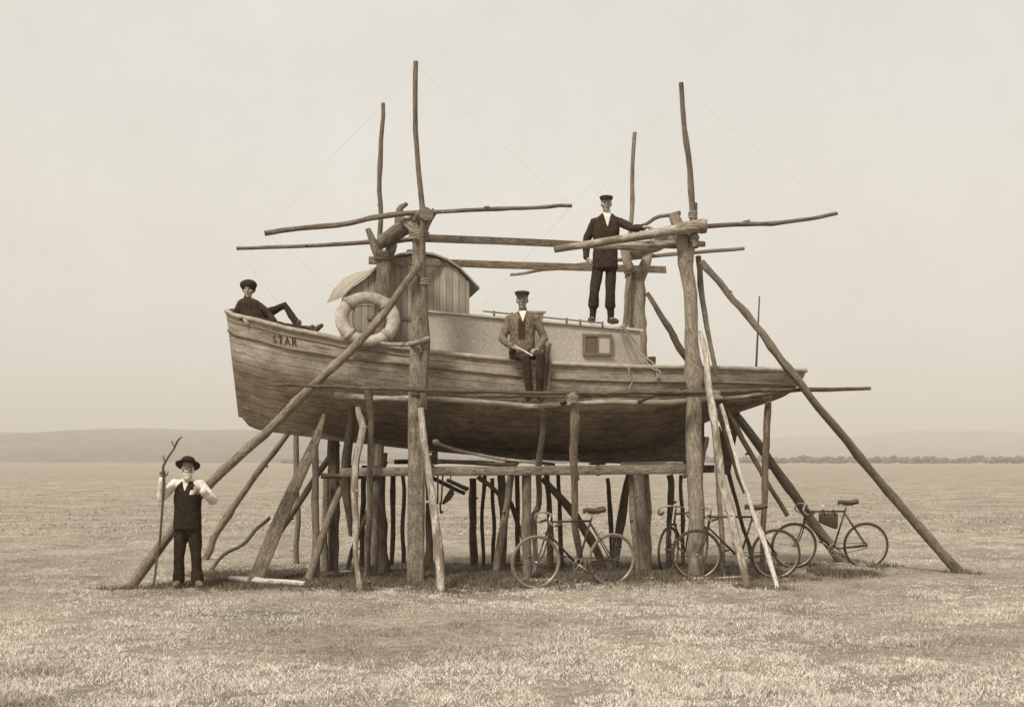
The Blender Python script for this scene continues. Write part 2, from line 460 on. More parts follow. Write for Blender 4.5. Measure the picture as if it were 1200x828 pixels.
def side_strip(name, off_z, th, out, mat, parent, t0=0, t1=1, sides=(-1, 1)):
    b = MB()
    for side in sides:
        pts = []
        for i in range(81):
            t = lerp(t0, t1, i/80); xb = lerp(xb0, xb1, t); s = sheer(xb, half_b(t)); k_ = keelz(xb)
            oz = off_z(t) if callable(off_z) else off_z
            g_ = max(0, min(.95, oz/(s-k_))); x, y, z = hull_point(t, g_)
            pts.append(W(x, side*(y+out*.4), z))
        b.add(*tube_data(pts, [th]*81, 8, ref=Vector((0, 0, 1)), rect=None))
    o = b.build(name, mat, parent); crisp(o, 60); return o
M['strake'] = plain('strake_paint', .17, .8, .3, 12, .2)
M['railp'] = plain('gunwale_wood', .30, .8, .35, 10, .2)
side_strip('gunwale', -.01, .034, .03, M['railp'], hull)
side_strip('rubbing_strake', lambda t: interp(t, [0, .1, .28, 1], [.27, .27, .21, .20]), .022, .02, M['strake'], hull)
side_strip('upper_strake', .095, .010, .008, M['strake'], hull, 0, .32)
# keel + deadwood + sternpost
b = MB()
def plate(b, prof_top, prof_bot, half, n=60):
    """fin on the centreline between two pixel profiles"""
    V, Fc = [], []
    x0_, x1_ = max(prof_top[0][0], prof_bot[0][0]), min(prof_top[-1][0], prof_bot[-1][0])
    for i in range(n+1):
        px = lerp(x0_, x1_, i/n); xb = XB(px, 0); Y_ = YL(px, 0)
        zt = CH+(HZ-interp(px, *zip(*prof_top)))/F*Y_; zb = CH+(HZ-interp(px, *zip(*prof_bot)))/F*Y_
        for (yy, zz) in ((-half, zt), (half, zt), (half, zb), (-half, zb)): V.append(W(xb, yy, zz))
    for i in range(n):
        for k_ in range(4):
            k2 = (k_+1) % 4; Fc.append((i*4+k_, i*4+k2, i*4+4+k2, i*4+4+k_))
    Fc += [(0, 1, 2, 3), (n*4+3, n*4+2, n*4+1, n*4)]
    b.add(V, Fc, [((v.z), v.x) for v in V])
plate(b, [(283, 478), (300, 486), (400, 500), (500, 512), (600, 520), (680, 521), (760, 510), (824, 490)], [(283, 489), (287, 495), (293, 500), (304, 504), (400, 517), (500, 528), (600, 537), (700, 542), (824, 546)], .055)
kl = b.build('keel', wood('keel_timber', .08, .17), hull, smooth=False); fixn(kl)
# rudder hanging below the counter
b = MB(); plate(b, [(846, 484), (866, 478)], [(846, 500), (850, 556), (855, 554), (866, 492)], .03, 20)
rd = b.build('rudder', M['dark'], boat, smooth=False); fixn(rd)
# deck
DV, DF = [], []
for i in range(NS+1):
    t = (i/NS)**1.25; xb = lerp(xb0, xb1, t); s = sheer(xb, half_b(t))
    x, y, z = hull_point(t, .0); y = max(.01, y-.02); zd = s-.10 if t > .25 else s-.06
    for k_ in range(5):
        f = -1+k_/2; DV.append(W(x, f*y, zd+.05*(1-f*f)))
for i in range(NS):
    for k_ in range(4): a = i*5+k_; DF.append((a, a+1, a+6, a+5))
mesh_obj('deck', DV, DF, plain('deck_planks', .25, .9, .2, 10, .2), boat, smooth=False)
bvh = BVHTree.FromPolygons([tuple(v) for v in HV], HF)
# lettering on the bow, laid on the planking
cu = bpy.data.curves.new('nm', 'FONT'); cu.body = 'STAR'; cu.size = .165; cu.space_character = 1.15; cu.extrude = .002; cu.offset = 0
to = bpy.data.objects.new('nm', cu); COL.objects.link(to); dg = bpy.context.evaluated_depsgraph_get(); dg.update()
tm = bpy.data.meshes.new_from_object(to.evaluated_get(dg)); bpy.data.objects.remove(to)
a0, a1 = PB(319, 399.5, -.5), PB(348, 404, -.62)
tx = max(v.co.x for v in tm.vertices)
LV = []
for v in tm.vertices:
    p = a0.lerp(a1, v.co.x/tx)+Vector((0, 0, v.co.y*.98-.012))
    o_ = Vector((0, 0, CH)); d_ = (p-o_).normalized()
    d_h = Vector((SY, -CY, 0)); hit = bvh.ray_cast(p+d_h*1.5, -d_h)
    q = hit[0] if hit[0] else p
    LV.append(q+d_h*(.014+v.co.z))
mesh_obj('name_lettering', LV, [tuple(p.vertices) for p in tm.polygons], M['letter'], hull, smooth=False)

# trunk cabin
def zpx(px, py, yb): return PB(px, py, yb).z
cab = empty('cabin', (0, 0, 0)); cab.parent = boat; cab.location = W(1.5, 0, 3.0)-worg(boat)
cx0, cx1 = XB(498, -.70), XB(751, -.70)
ztop = lambda xb: lerp(zpx(498, 366, -.7), zpx(751, 388, -.7), (xb-cx0)/(cx1-cx0))
V, Fc, U = [], [], []
n = 24
for i in range(n+1):
    xb = lerp(cx0, cx1, i/n); hb = .70-.03*i/n
    for (y, z) in ((-hb-.02, 2.72), (-hb, ztop(xb)), (-hb*.5, ztop(xb)+.05), (0, ztop(xb)+.065), (hb*.5, ztop(xb)+.05), (hb, ztop(xb)), (hb+.02, 2.72)):
        V.append(W(xb, y, z)); U.append((xb, z))
for i in range(n):
    for k_ in range(6): a = i*7+k_; Fc.append((a, a+1, a+8, a+7))
Fc += [tuple(range(7)), tuple(reversed(range(n*7, n*7+7)))]
cw = mesh_obj('wall', V, Fc, M['cabin'], cab, uvs=U, smooth=False); fixn(cw)
b = MB(); V, Fc = [], []
for i in range(n+1):                                   # roof sheet with small overhang
    xb = lerp(cx0-.02, cx1+.04, i/n); hb = .735-.03*i/n
    top = [(-hb, .0), (-hb*.5, .052), (0, .07), (hb*.5, .052), (hb, .0)]
    for (y, dz) in top: V.append(W(xb, y, ztop(xb)+dz+.03))
    for (y, dz) in reversed(top): V.append(W(xb, y, ztop(xb)+dz+.003))
for i in range(n):
    for k_ in range(10): a = i*10+k_; a2 = i*10+(k_+1) % 10; Fc.append((a, a2, a2+10, a+10))
Fc += [tuple(range(10)), tuple(reversed(range(n*10, n*10+10)))]
cr = mesh_obj('roof', V, Fc, M['paint_pale'], cab, smooth=False); fixn(cr)
def boxb(b, p0, p1):
    """box in boat coordinates between two corners"""
    (x0_, y0_, z0_), (x1_, y1_, z1_) = p0, p1
    V = [W(x, y, z) for x in (x0_, x1_) for y in (y0_, y1_) for z in (z0_, z1_)]
    b.add(V, [(0, 1, 3, 2), (4, 6, 7, 5), (0, 4, 5, 1), (2, 3, 7, 6), (0, 2, 6, 4), (1, 5, 7, 3)])
# cabin window: frame, two panes
yw = -.70
wx0, wx1 = XB(683, yw), XB(717, yw); wz1, wz0 = zpx(700, 391.5, yw), zpx(700, 416.5, yw); dsl = -.0
b = MB(); f_ = .035
for q in (((wx0, -.735, wz1-f_), (wx1, -.69, wz1)), ((wx0, -.735, wz0), (wx1, -.69, wz0+f_)), ((wx0, -.7355, wz0+f_), (wx0+f_, -.69, wz1-f_)), ((wx1-f_, -.7355, wz0+f_), (wx1, -.69, wz1-f_)), (((wx0+wx1)/2-.012, -.732, wz0+f_), ((wx0+wx1)/2+.012, -.69, wz1-f_))):
    boxb(b, *q)
wf = b.build('window', plain('window_frame_wood', .16, .8, .2, 30, .1), cab, smooth=False); fixn(wf)
b = MB(); boxb(b, (wx0+f_, -.718, wz0+f_), ((wx0+wx1)/2-.012, -.69, wz1-f_)); pn = b.build('pane', plain('dusty_pane', .12, .35, .2, 10, 0), cab, smooth=False); fixn(pn)
b = MB(); boxb(b, ((wx0+wx1)/2+.012, -.718, wz0+f_), (wx1-f_, -.69, wz1-f_)); pn2 = b.build('pane', M['pane_pale'], cab, smooth=False); fixn(pn2); pn2['label'] = 'bright right pane of the cabin window'
for p_ in (pn, pn2):
    p_.parent = wf; p_.location = (0, 0, 0)
    for v in p_.data.vertices: v.co += worg(cab)-worg(wf)
# grab rail on the cabin top
b = MB(); pts = [PB(px, lerp(364.5, 378.5, (px-566)/(706-566)), -.71) for px in range(566, 707, 10)]
b.add(*tube_data(pts, [.011]*len(pts), 8))
for px in (579, 600, 664, 680, 706):
    y = lerp(364.5, 378.5, (px-566)/(706-566)); b.add(*tube_data([PB(px, y-2, -.71), PB(px, y+5, -.71)], [.017, .014], 8))
gr = b.build('grab_rail', M['strake'], cab)
# skylight box behind the sitting man's shoulder
b = MB(); hx0, hx1 = XB(612, -.3), XB(636, -.3); hz = ztop((hx0+hx1)/2); boxb(b, (hx0, -.35, hz+.02), (hx1, .3, hz+.17)); boxb(b, (hx0-.02, -.38, hz+.173), (hx1+.03, .33, hz+.20))
hh = b.build('skylight', M['railp'], cab, smooth=False); fixn(hh)

# wheelhouse
wh = empty('wheelhouse', (0, 0, 0)); wh.parent = boat; wh.location = W(-1.4, 0, 3.0)-worg(boat)
wy = -.60
prof = [(402, 346), (411, 338), (424, 329), (438, 318), (452, 308), (468, 301), (488, 298), (508, 301), (524, 307), (538, 317), (550, 331)]
pr = [(XB(px, wy), zpx(px, py, wy)) for px, py in prof]
V, U = [], []
for y in (wy, -wy):
    for (x, z) in pr: V.append(W(x, y, z)); U.append((x, z))
    for (x, z) in ((pr[-1][0], 2.8), (pr[0][0], 2.8)): V.append(W(x, y, z)); U.append((x, z))
m_ = len(pr)+2; Fc = [tuple(range(m_)), tuple(reversed(range(m_, 2*m_)))]+[(i, (i+1) % m_, m_+(i+1) % m_, m_+i) for i in range(m_)]
ww = mesh_obj('wall', V, Fc, M['boards'], wh, uvs=U, smooth=False); fixn(ww)
# roof sheet: overhangs all round, sags towards the near side at its front
rp = [(390, 346), (397, 341), (409, 332), (424, 323), (438, 313.5), (452, 304), (468, 297.5), (488, 294.5), (508, 297), (524, 303), (539, 313), (552, 326), (562, 337)]
V, Fc = [], []; ny = 8
rows = []
for j in range(ny+1):
    s_ = j/ny; y = lerp(wy-.07, .68, s_); row = []
    for i, (px, py) in enumerate(rp):
        u_ = i/(len(rp)-1)
        x = XB(px, wy-.07); z = zpx(px, py+1.5, wy-.07)
        front = max(0, 1-u_/.42)
        z += s_*(.85*front*(1-front)+.08*front); x -= s_*.04*front; x += (1-s_)*front*.14
        row.append((x, y, z))
    rows.append(row)
for th in (0, -.028):
    for row in rows:
        for (x, y, z) in row: V.append(W(x, y, z+.028+th))
nr = len(rp); off = nr*(ny+1)
for j in range(ny):
    for i in range(nr-1):
        a = j*nr+i; Fc.append((a, a+1, a+nr+1, a+nr)); Fc.append((off+a, off+a+nr, off+a+nr+1, off+a+1))
for j in range(ny):
    a = j*nr; Fc.append((a, a+nr, off+a+nr, off+a)); a = j*nr+nr-1; Fc.append((a, off+a, off+a+nr, a+nr))
for i in range(nr-1):
    Fc.append((i, off+i, off+i+1, i+1)); a = ny*nr+i; Fc.append((a, a+1, off+a+1, off+a))
wr = mesh_obj('roof', V, Fc, M['roofm'], wh); crisp(wr, 40)
b = MB(); xw = XB(497, wy); z0_ = zpx(497, 375, wy)
boxb(b, (XB(430, wy), wy-.02, zpx(470, 371, wy)), (XB(498, wy), wy-.002, zpx(470, 375, wy)))
fixn(b.build('trim_board', M['strake'], wh, smooth=False))
b = MB(); boxb(b, (XB(477, -.2), -.24, zpx(490, 296, -.2)), (XB(486, -.2), .2, zpx(490, 293, -.2)))
boxb(b, (XB(488, -.5), -.54, zpx(490, 299.5, -.5)), (XB(508, -.5), .1, zpx(490, 296, -.5)))
fixn(b.build('roof_cleat', M['strake'], wh, smooth=False))
# bitts and staff
def boat_tube(name, pts, r0, r1, mat, label=None, parent=boat):
    c = catmull([PB(*p) for p in pts], 5); o = MB(); o.add(*tube_data(c, [lerp(r0, r1, i/(len(c)-1)) for i in range(len(c))], 10, irregular=.05, seed=len(pts)))
    o = o.build(name, M[mat], parent); crisp(o, 50); return o
boat_tube('samson_post', [(764, 434, -.75), (764, 418, -.75)], .05, .055, 'dark')
boat_tube('flagstaff', [(886, 433, 0), (888, 390, 0), (890, 347, 0)], .018, .010, 'dark')
boat_tube('stern_block', [(874, 431, -.1), (897, 431, -.1)], .02, .02, 'dark')
boat_tube('bow_post', [(273, 376, 0), (272, 362, 0)], .05, .05, 'dark')

# life ring leaning on the wheelhouse side
b = MB(); rc = PB(431, 374, -.92); R_ = .335; r_ = .088
axis = Vector((.25, -1, .12)).normalized(); e1 = axis.cross(Vector((0, 0, 1))).normalized(); e2 = e1.cross(axis)
V, Fc, U = [], [], []
for i in range(48):
    a = 2*math.pi*i/48; d_ = e1*math.cos(a)*1.06+e2*math.sin(a)*.90
    for k_ in range(16):
        t = 2*math.pi*k_/16; q = r_*(1+.03*noise.noise(Vector((i*.3, k_*.3, 0))))
        V.append(rc+d_*(R_+q*math.cos(t))+axis*(q*.85*math.sin(t))); U.append((i, k_))
for i in range(48):
    for k_ in range(16):
        i2, k2 = (i+1) % 48, (k_+1) % 16; Fc.append((i*16+k_, i*16+k2, i2*16+k2, i2*16+k_))
ring = empty('life_ring', rc, 'large off-white canvas life ring leaning beside the wheelhouse', 'life ring')
fixn(mesh_obj('ring_body', V, Fc, M['ring'], ring))
for a in (.78, 2.36, 3.93, 5.50):                      # canvas bands holding the grab line
    cc = rc+(e1*math.cos(a)*1.06+e2*math.sin(a)*.9)*R_; d_ = (e1*math.cos(a)+e2*math.sin(a)).normalized(); tt = axis.cross(d_)
    V, Fc = [], []
    for s2 in (-.03, .03):
        for q in range(18):
            qa = 2*math.pi*q/18; V.append(cc+tt*s2+d_*math.cos(qa)*(r_+.006)+axis*math.sin(qa)*(r_*.85+.006))
    Fc = [(q, (q+1) % 18, 18+(q+1) % 18, 18+q) for q in range(18)]
    bo = mesh_obj('band', V, Fc, M['railp'], ring); sm_ = bo.modifiers.new('s', 'SOLIDIFY'); sm_.thickness = .006
b = MB(); pts = []
for i in range(61):
    a = 2*math.pi*i/60; sag = .035*abs(math.sin(2*(a-.78)))
    pts.append(rc+(e1*math.cos(a)*1.06+e2*math.sin(a)*.9)*(R_-r_-.012-sag)+axis*.03)
b.add(*tube_data(pts, [.008]*61, 6, ref=axis)); b.build('grab_line', M['darkrope'], ring)

# ================================================================== SCAFFOLD
FR = -1.40; RR = 1.42
def D(px, py, yb): return (px, py, YL(px, yb))
A_ = pole('timber_post', 'thick squared front post standing left of the dangling tackle, rising past the wheelhouse', [D(487, 683, FR), D(488, 560, FR), D(488, 480, FR), D(490, 380, FR), D(491, 300, FR), D(491, 262, FR)], [19, 19, 19, 17, 15, 14], 0, 'post', 'post', 'main posts of the scaffold', 'a', rect=.8,
     forks=[([D(491, 290, FR), D(484, 268, FR), D(471, 257, FR+.1)], 13, 8), ([D(492, 280, FR), D(499, 262, FR), D(510, 246, FR-.05)], 13, 7)])
lash(A_, 491, 276, YL(491, FR), 22, 5, 10)
C_ = pole('timber_post', 'thick front tree-trunk post at the stern end with one forked top', [D(816, 677, FR), D(815, 600, FR), D(813, 480, FR), D(811, 400, FR), D(807, 330, FR), D(801, 290, FR), D(795, 268, FR), D(789, 250, FR)], [20, 20, 20, 18, 17, 18, 17, 12], 0, 'post', 'post', 'main posts of the scaffold', 'a',
     forks=[([D(804, 305, FR), D(811, 275, FR), D(814, 238, FR)], 18, 8)])
lash(C_, 811, 266, YL(811, FR)-.02, 25, 5, 8)
BB = -.80
B_ = pole('timber_post', 'stout forked post rising behind the life ring, in front of the wheelhouse', [D(447, 402, BB), D(449, 350, BB), D(450, 310, BB), D(449, 296, BB)], [20, 20, 18, 17], 0, 'post', 'post', 'main posts of the scaffold', None,
     forks=[([D(449, 312, BB), D(439, 290, BB), D(431, 268, BB)], 15, 7), ([D(449, 312, BB), D(458, 292, BB), D(461, 276, BB)], 15, 11)])
# B stands outside the wheelhouse wall
D_ = pole('timber_post', 'stout forked rear post rising beside the aft end of the cabin', [D(753, 663, RR), D(752, 520, RR), D(750, 430, RR), D(747, 360, RR), D(744, 318, RR)], 20, 21, 'post', 'post', 'main posts of the scaffold', 'a',
     forks=[([D(745, 335, RR), D(735, 308, RR), D(729, 288, RR)], 17, 7), ([D(745, 335, RR), D(757, 308, RR), D(763, 288, RR)], 17, 10)])
UP = 'upright poles lashed to the tops of the main posts'
m1 = pole('mast_pole', 'tallest thin pole, standing up from the front left post', [D(487, 72, FR-.16), D(489, 170, FR-.16), D(494, 248, FR-.16), D(498, 330, FR-.16), D(499, 400, FR-.16), D(497, 480, FR-.16)], 6, 9, 'pole', 'pole', UP)
lash(m1, 498, 404, YL(498, FR-.16), 9, 3, 6); lash(m1, 498, 330, YL(498, FR-.16), 9, 3, 6)
m2 = pole('mast_pole', 'tall slanting thin pole above the front right post', [D(798, 97, FR-.1), D(803, 150, FR-.1), D(808, 200, FR-.1), D(813, 262, FR-.14), D(815, 290, FR-.2)], 6, 8.5, 'pole', 'pole', UP)
m3 = pole('mast_pole', 'shorter thin pole above the forked post behind the life ring', [D(449, 121, BB+.1), D(446, 180, BB+.1), D(446, 240, BB+.1), D(444, 300, BB+.1)], 5.5, 6.5, 'pole', 'pole', UP)
m4 = pole('mast_pole', 'thin pole beside the standing man, shortest of the four tall uprights', [D(744, 155, RR-.2), D(741, 220, RR-.2), D(738, 290, RR-.2), D(735, 345, RR-.2), D(731, 410, RR-.2)], 5, 7, 'pole', 'pole', UP)
YG = 'horizontal yards crossing the post tops'
pole('yard_pole', 'long thin horizontal pole crossing the front left post top', [D(310, 273, FR-.05), D(410, 261, FR-.02), D(455, 252, FR), D(520, 248, FR-.1), D(600, 244, FR-.1), D(670, 241, FR-.1)], [7, 6.5, 7, 5.5, 5, 4.5], 0, 'pole', 'pole', YG)
pole('yard_pole', 'thin horizontal pole sticking out left behind the forked post over the life ring', [D(277, 291, BB+.22), D(360, 288, BB+.22), D(430, 284, BB+.22), D(488, 280, BB+.22)], [4.5, 5, 5.5, 6], 0, 'pole', 'pole', YG)
pole('yard_pole', 'long thin horizontal pole reaching right from the front right post top', [D(770, 273, FR+.18), D(815, 266, FR+.18), D(860, 263, FR+.1), D(905, 262, FR), D(950, 256, FR), D(981, 250, FR)], [7, 7, 5.5, 5.5, 5, 4.5], 0, 'pole', 'pole', YG)
pole('yard_pole', 'thin horizontal pole passing behind the standing man at hip height', [D(598, 322, RR+.12), D(650, 314.5, RR+.12), D(720, 305, RR+.12), D(800, 297, RR+.12), D(872, 291, RR+.12)], [3.5, 4.5, 5, 5, 4.5], 0, 'pole', 'pole', YG)
r1 = pole('cross_log', 'thick tapering log in front of the standing man with his hand on it', [D(650, 292.5, FR-.12), D(700, 285, FR-.12), D(760, 275, FR-.14), D(805, 267, FR-.2), D(828, 265, FR-.24)], [8.5, 10, 12, 15, 18], 0, 'pale', 'log', 'logs across the post tops', irr=.08)
lash(r1, 812, 267, YL(812, FR-.22), 17, 3, 4)
pole('cross_log', 'short log wedged in the forks just below the standing man\'s hand', [D(690, 288, FR+.22), D(730, 287, FR+.22), D(790, 286, FR+.22), D(826, 286, FR+.22)], [7, 9, 10, 7], 0, 'pale', 'log', 'logs across the post tops')
l1 = pole('cross_log', 'thick knotty log joining the tops of the two posts at the wheelhouse', [D(499, 250, FR-.22), D(490, 256, FR+.02), D(476, 265, -1.2), D(462, 274, -1.0), D(447, 282, -.85)], [20, 17, 19, 20, 18], 0, 'post', 'log', 'logs across the post tops', irr=.2,
     forks=[([D(468, 268, -1.1), D(466, 252, -1.05), D(470, 243, -1.05), D(477, 238, -1.05)], 12, 5)])
pole('cross_log', 'thick log from the front right post back to the rear right fork', [D(799, 276, FR+.34), D(784, 279, -.6), D(766, 287, .4), D(745, 297, RR-.05)], [17, 18, 17, 13], 0, 'pale', 'log', 'logs across the post tops')
pole('crooked_branch', 'crooked thin branch curving up beyond the standing man\'s hand', [D(745, 270, .2), D(757, 262, .2), D(772, 254, .1), D(786, 252, 0), D(797, 249.5, -.1)], 3.5, 6, 'pole', 'branch', 'rough poles of the scaffold')
PL = 'sawn planks tying the post tops'
pole('tie_plank', 'upper sawn plank running from the front left post behind the standing man', [D(497, 279, FR+.22), D(600, 283, FR+.5), D(700, 287.5, FR+.9), D(770, 291, FR+1.15)], 9, 7, 'plank', 'plank', PL, rect=.3)
pole('tie_plank', 'lower sawn plank running over the wheelhouse roof behind the standing man', [D(432, 305, BB+.11), D(505, 307.5, BB+.11), D(640, 312, .5), D(780, 316, RR+.16)], 9, 8, 'plank', 'plank', PL, rect=.3)
# long raking braces
BR = 'long slanting braces'
pole('brace_pole', 'long slanting brace on the left, running behind the old man to the front left post', [(147, 687, 16.15), (240, 573, 16.18), (310, 508, 16.2), (375, 444, 16.22), (435, 385, 16.25), (494, 307, 16.28)], [15, 12, 11.5, 11, 10, 8], 0, 'pole', 'brace', BR, 'a')
pole('brace_pole', 'thinner slanting brace rising from behind the old man to the far side of the bow', [(236, 655, GY(656)), (262, 612, 20.2), (300, 556, 20), (335, 512, 19.8), (420, 400, 19.6), (440, 372, 19.5)], [9, 9, 8, 7, 7, 6], 0, 'pole', 'brace', BR, 'a')
pole('brace_plank', 'broad flat plank leaning against the hull below the bow', [(294, 684, GY(684)), (320, 628, 16.7), (345, 570, 16.8), (368, 520, 16.9), (380, 485, 17.0)], [17, 16, 14, 11, 4], 0, 'plank', 'brace', BR, 'a', rect=.35)
pole('brace_pole', 'long slanting brace on the right, standing clear of every bicycle', [(1131, 672, GY(671)), (1040, 574, 17.7), (940, 453, YL(940, -1.85)), (880, 375, YL(880, -1.75)), (822, 306, YL(822, FR-.22))], [13, 11, 10, 9, 8], 0, 'pole', 'brace', BR, 'a')
pole('brace_pole', 'slanting brace whose foot stands among the spokes of the right-hand bicycle', [(992, 660, GY(660)), (950, 608, 19.6), (905, 545, 19.7), (865, 490, 19.9), (803, 417, 19.9), (782, 382, 19.85), (758, 343, 19.8)], [14, 12, 12, 11, 9, 8, 6], 0, 'pole', 'brace', BR, 'a')
pole('crooked_stick', 'bent bare stick propped on the grass behind the old man', [(243, 668, GY(668)), (262, 650, 18.6), (283, 638, 18.6), (298, 622, 18.5), (316, 606, 18.4)], [5, 5, 5, 5, 5], 0, 'pole', 'stick', None, 'a')
# walkway in front of the hull
WK = 'horizontal poles of the walkway'
pole('walkway_rail', 'long thin dark horizontal pole spanning the whole scaffold, poking out right of the stern', [D(325, 450.5, -1.72), D(500, 457, -1.72), D(660, 460.5, -1.72), D(850, 458, -1.72), D(1020, 455, -1.72)], [4, 5, 6, 6, 4.5], 0, 'dark', 'pole', WK)
pole('walkway_rail', 'second thin dark pole just below the long rail amidships', [D(560, 464.5, -1.63), D(680, 464.5, -1.63), D(780, 463, -1.63), D(850, 462, -1.63)], [3, 4.5, 4.5, 3.5], 0, 'dark', 'pole', WK)
pole('walkway_log', 'pale barked log under the seated man\'s feet', [D(392, 463, -1.20), D(440, 466, -1.21), D(520, 468, -1.22), D(575, 472, -1.24), D(620, 476, -1.24), D(670, 473, -1.24), D(720, 472, -1.24), D(790, 471, -1.24), D(846, 465, -1.2)], [10, 7, 7, 7, 8, 7, 8, 8, 6], 0, 'log', 'log', WK)
pole('walkway_pole', 'light thin pole tapering away beneath the stern overhang', [D(838, 467, -1.15), D(900, 461, -1.1), D(940, 457, -1.0)], [5, 4.5, 3.5], 0, 'pale', 'pole', WK)
pole('walkway_pole', 'short dark pole beneath the stern overhang', [D(842, 471, -1.1), D(880, 470, -1.05), D(903, 467, -1.0)], [4, 5, 5], 0, 'dark', 'pole', WK)
ST = 'short sticks laid across the walkway'
pole('cross_stick', 'short dark stick laid across the walkway beside the crooked front prop', [D(655, 474, -1.2), D(668, 467, -1.5), D(678, 461, -1.75)], 6, 4, 'dark', 'stick', ST)
pole('cross_stick', 'short dark stick laid across the walkway below the cabin\'s aft end', [D(745, 472, -1.2), D(760, 466, -1.45), D(778, 462, -1.7)], 6, 3, 'dark', 'stick', ST)
pole('cross_stick', 'thin dark twig tucked behind the right trunk post above the walkway', [D(797, 456, -1.16), D(815, 452, -1.18), D(832, 449, -1.2)], 2.5, 3, 'dark', 'stick', ST)
pole('cross_stick', 'short twig laid flat on the walkway right of the seated man', [D(676, 468, -1.3), D(694, 467.5, -1.35)], 2.5, 2, 'dark', 'stick', ST)
pole('rail_stub', 'short crooked pale pole resting on the gunwale below the life ring', [D(446, 402, -1.10), D(470, 403.5, -1.16), D(488, 402, -1.6), D(503, 396, -1.64)], [5, 6, 6, 7], 0, 'pale', 'pole', None)
# beams and bearers below the hull
BM = 'beams carrying the hull'
pole('support_beam', 'long squared beam along the front just below the keel', [D(398, 553.5, -1.18), D(500, 552, -1.18), D(660, 551, -1.18), D(822, 549, -1.18)], 10.5, 11, 'post', 'beam', BM, rect=.9)
pole('support_beam', 'darker beam along the back below the keel', [D(384, 553, 1.22), D(500, 551.5, 1.22), D(660, 551, 1.22), D(836, 549, 1.22)], 9, 9, 'dark', 'beam', BM, rect=.9)
pole('support_beam', 'short dark horizontal pole end poking out left of the front beam', [D(376, 557, -.9), D(420, 558.5, -.9), D(440, 559, -.9)], 7, 6, 'dark', 'beam', BM)
for px, lb in ((440, 'first cross bearer from the bow under the keel'), (505, 'second cross bearer from the bow, above the hanging tackle'), (600, 'middle cross bearer under the keel, left of the seated man\'s legs'), (700, 'fourth cross bearer from the bow under the keel'), (806, 'last cross bearer under the heel of the keel')):
    pole('cross_bearer', lb, [D(px, 551, -1.08), D(px, 550.5, 0), D(px, 550.5, 1.12)], 12, 11, 'dark', 'beam', BM)
def block(label, px, ytop, ybot, wpx, yb=0, mat='dark'):
    b = MB(); x0_, x1_ = XB(px-wpx/2, yb), XB(px+wpx/2, yb); boxb(b, (x0_, -.13, zpx(px, ybot, yb)), (x1_, .13, zpx(px, ytop, yb)))
    o = b.build('keel_block', M[mat], None, origin=W((x0_+x1_)/2, 0, zpx(px, ybot, yb)), smooth=False); fixn(o)
    bv = o.modifiers.new('b', 'BEVEL'); bv.width = .012; bv.segments = 2
    return tag(o, label, 'block', 'blocks between keel and bearers')
block('wooden block packing the keel above the first bearer, nearest the bow', 440, 522, 544, 12)
block('wooden block packing the keel beside the round log end', 505, 529, 544, 14)
block('wooden block packing the keel above the middle bearer', 600, 537.5, 544, 13)
block('thin wooden block packing the keel above the fourth bearer', 700, 542, 544.5, 15)
pole('hull_chock', 'curved dark timber chock holding the heel of the keel', [D(800, 559, -1.3), D(812, 552, -1.34), D(820, 541, -1.36), D(824, 528, -1.36), D(828, 512, -1.36)], [5, 9, 9, 8, 7], 0, 'dark', 'chock', None)
pole('slanting_pole', 'slender pale pole slanting down under the keel with a thick round end', [D(511, 518.5, -.75), D(514, 521, -.8), D(550, 530, -.8), D(590, 538, -.85), D(632, 543, -.9)], [10, 5, 4, 4, 3.5], 0, 'pale', 'pole', None)
# props: everything standing under and beside the hull
PR = 'props standing under the hull'
def prop(label, pts, w0, w1, mat, ground='b', name='prop_pole', **kw):
    return pole(name, label, pts, w0, w1, mat, 'prop', PR, ground, **kw)
prop('plain upright prop first behind the broad leaning plank', [(369, 520, 16.75), (370, 600, 16.75), (370, 686, 16.7)], 9, 10, 'pole')
prop('thin far prop standing left of the broad leaning plank', [(347, 508, 19.6), (348, 600, 19.6), (348, 666, 19.6)], 7, 7, 'pole')
prop('thick dark prop under the fore part of the keel', [(391, 515, 17.9), (391, 600, 17.9), (391, 671, 17.9)], 15, 14, 'dark')
prop('slim prop touching the left side of the thick dark prop', [(382, 560, 17.7), (381, 620, 17.7), (380, 674, 17.7)], 8, 8, 'pole')
prop('pale slanting prop whose foot meets the white log on the ground', [(412, 545, 16.9), (392, 590, 16.8), (374, 640, 16.7), (359, 683, 16.6)], [9, 9, 10, 10], 0, 'pole')
prop('slanting pole crossing behind the broad leaning plank', [(396, 520, 18.3), (372, 556, 18.4), (350, 590, 18.5), (318, 640, 19), (300, 668, 19)], [8, 8, 7, 6, 5], 0, 'pole')
prop('crooked short prop hanging beside the pale forked stick', [(412, 476, 16.55), (408, 520, 16.7), (404, 560, 16.8), (409, 600, 16.8), (411, 628, 16.8)], [9, 12, 14, 9, 4], 0, 'dark', None)
prop('pale thin crooked prop, the left of the two bleached ones in front', [(420, 477, 16.3), (424, 500, 16.25), (418, 540, 16.1), (415, 575, 16.0), (418, 620, 15.9), (418, 650, 15.8), (422, 693, GY(693))], [7, 9, 9, 10, 7, 7, 7], 0, 'pale')
prop('upright walkway prop right beside the left pale crooked prop', [(432, 456, 16.15), (434, 500, 16.3), (434, 545, 16.4), (431, 610, 16.5), (430, 671, 16.9)], [8, 8, 8, 8, 8], 0, 'pole')
prop('dark double prop just left of the big squared post', [(449, 530, 17.3), (446, 600, 17.3), (449, 674, 17.3)], [11, 13, 17], 0, 'dark')
prop('light brown prop leaning slightly, left of the big squared post', [(444, 520, 16.9), (439, 600, 16.9), (437, 677, 16.9)], [13, 12, 11], 0, 'pole')
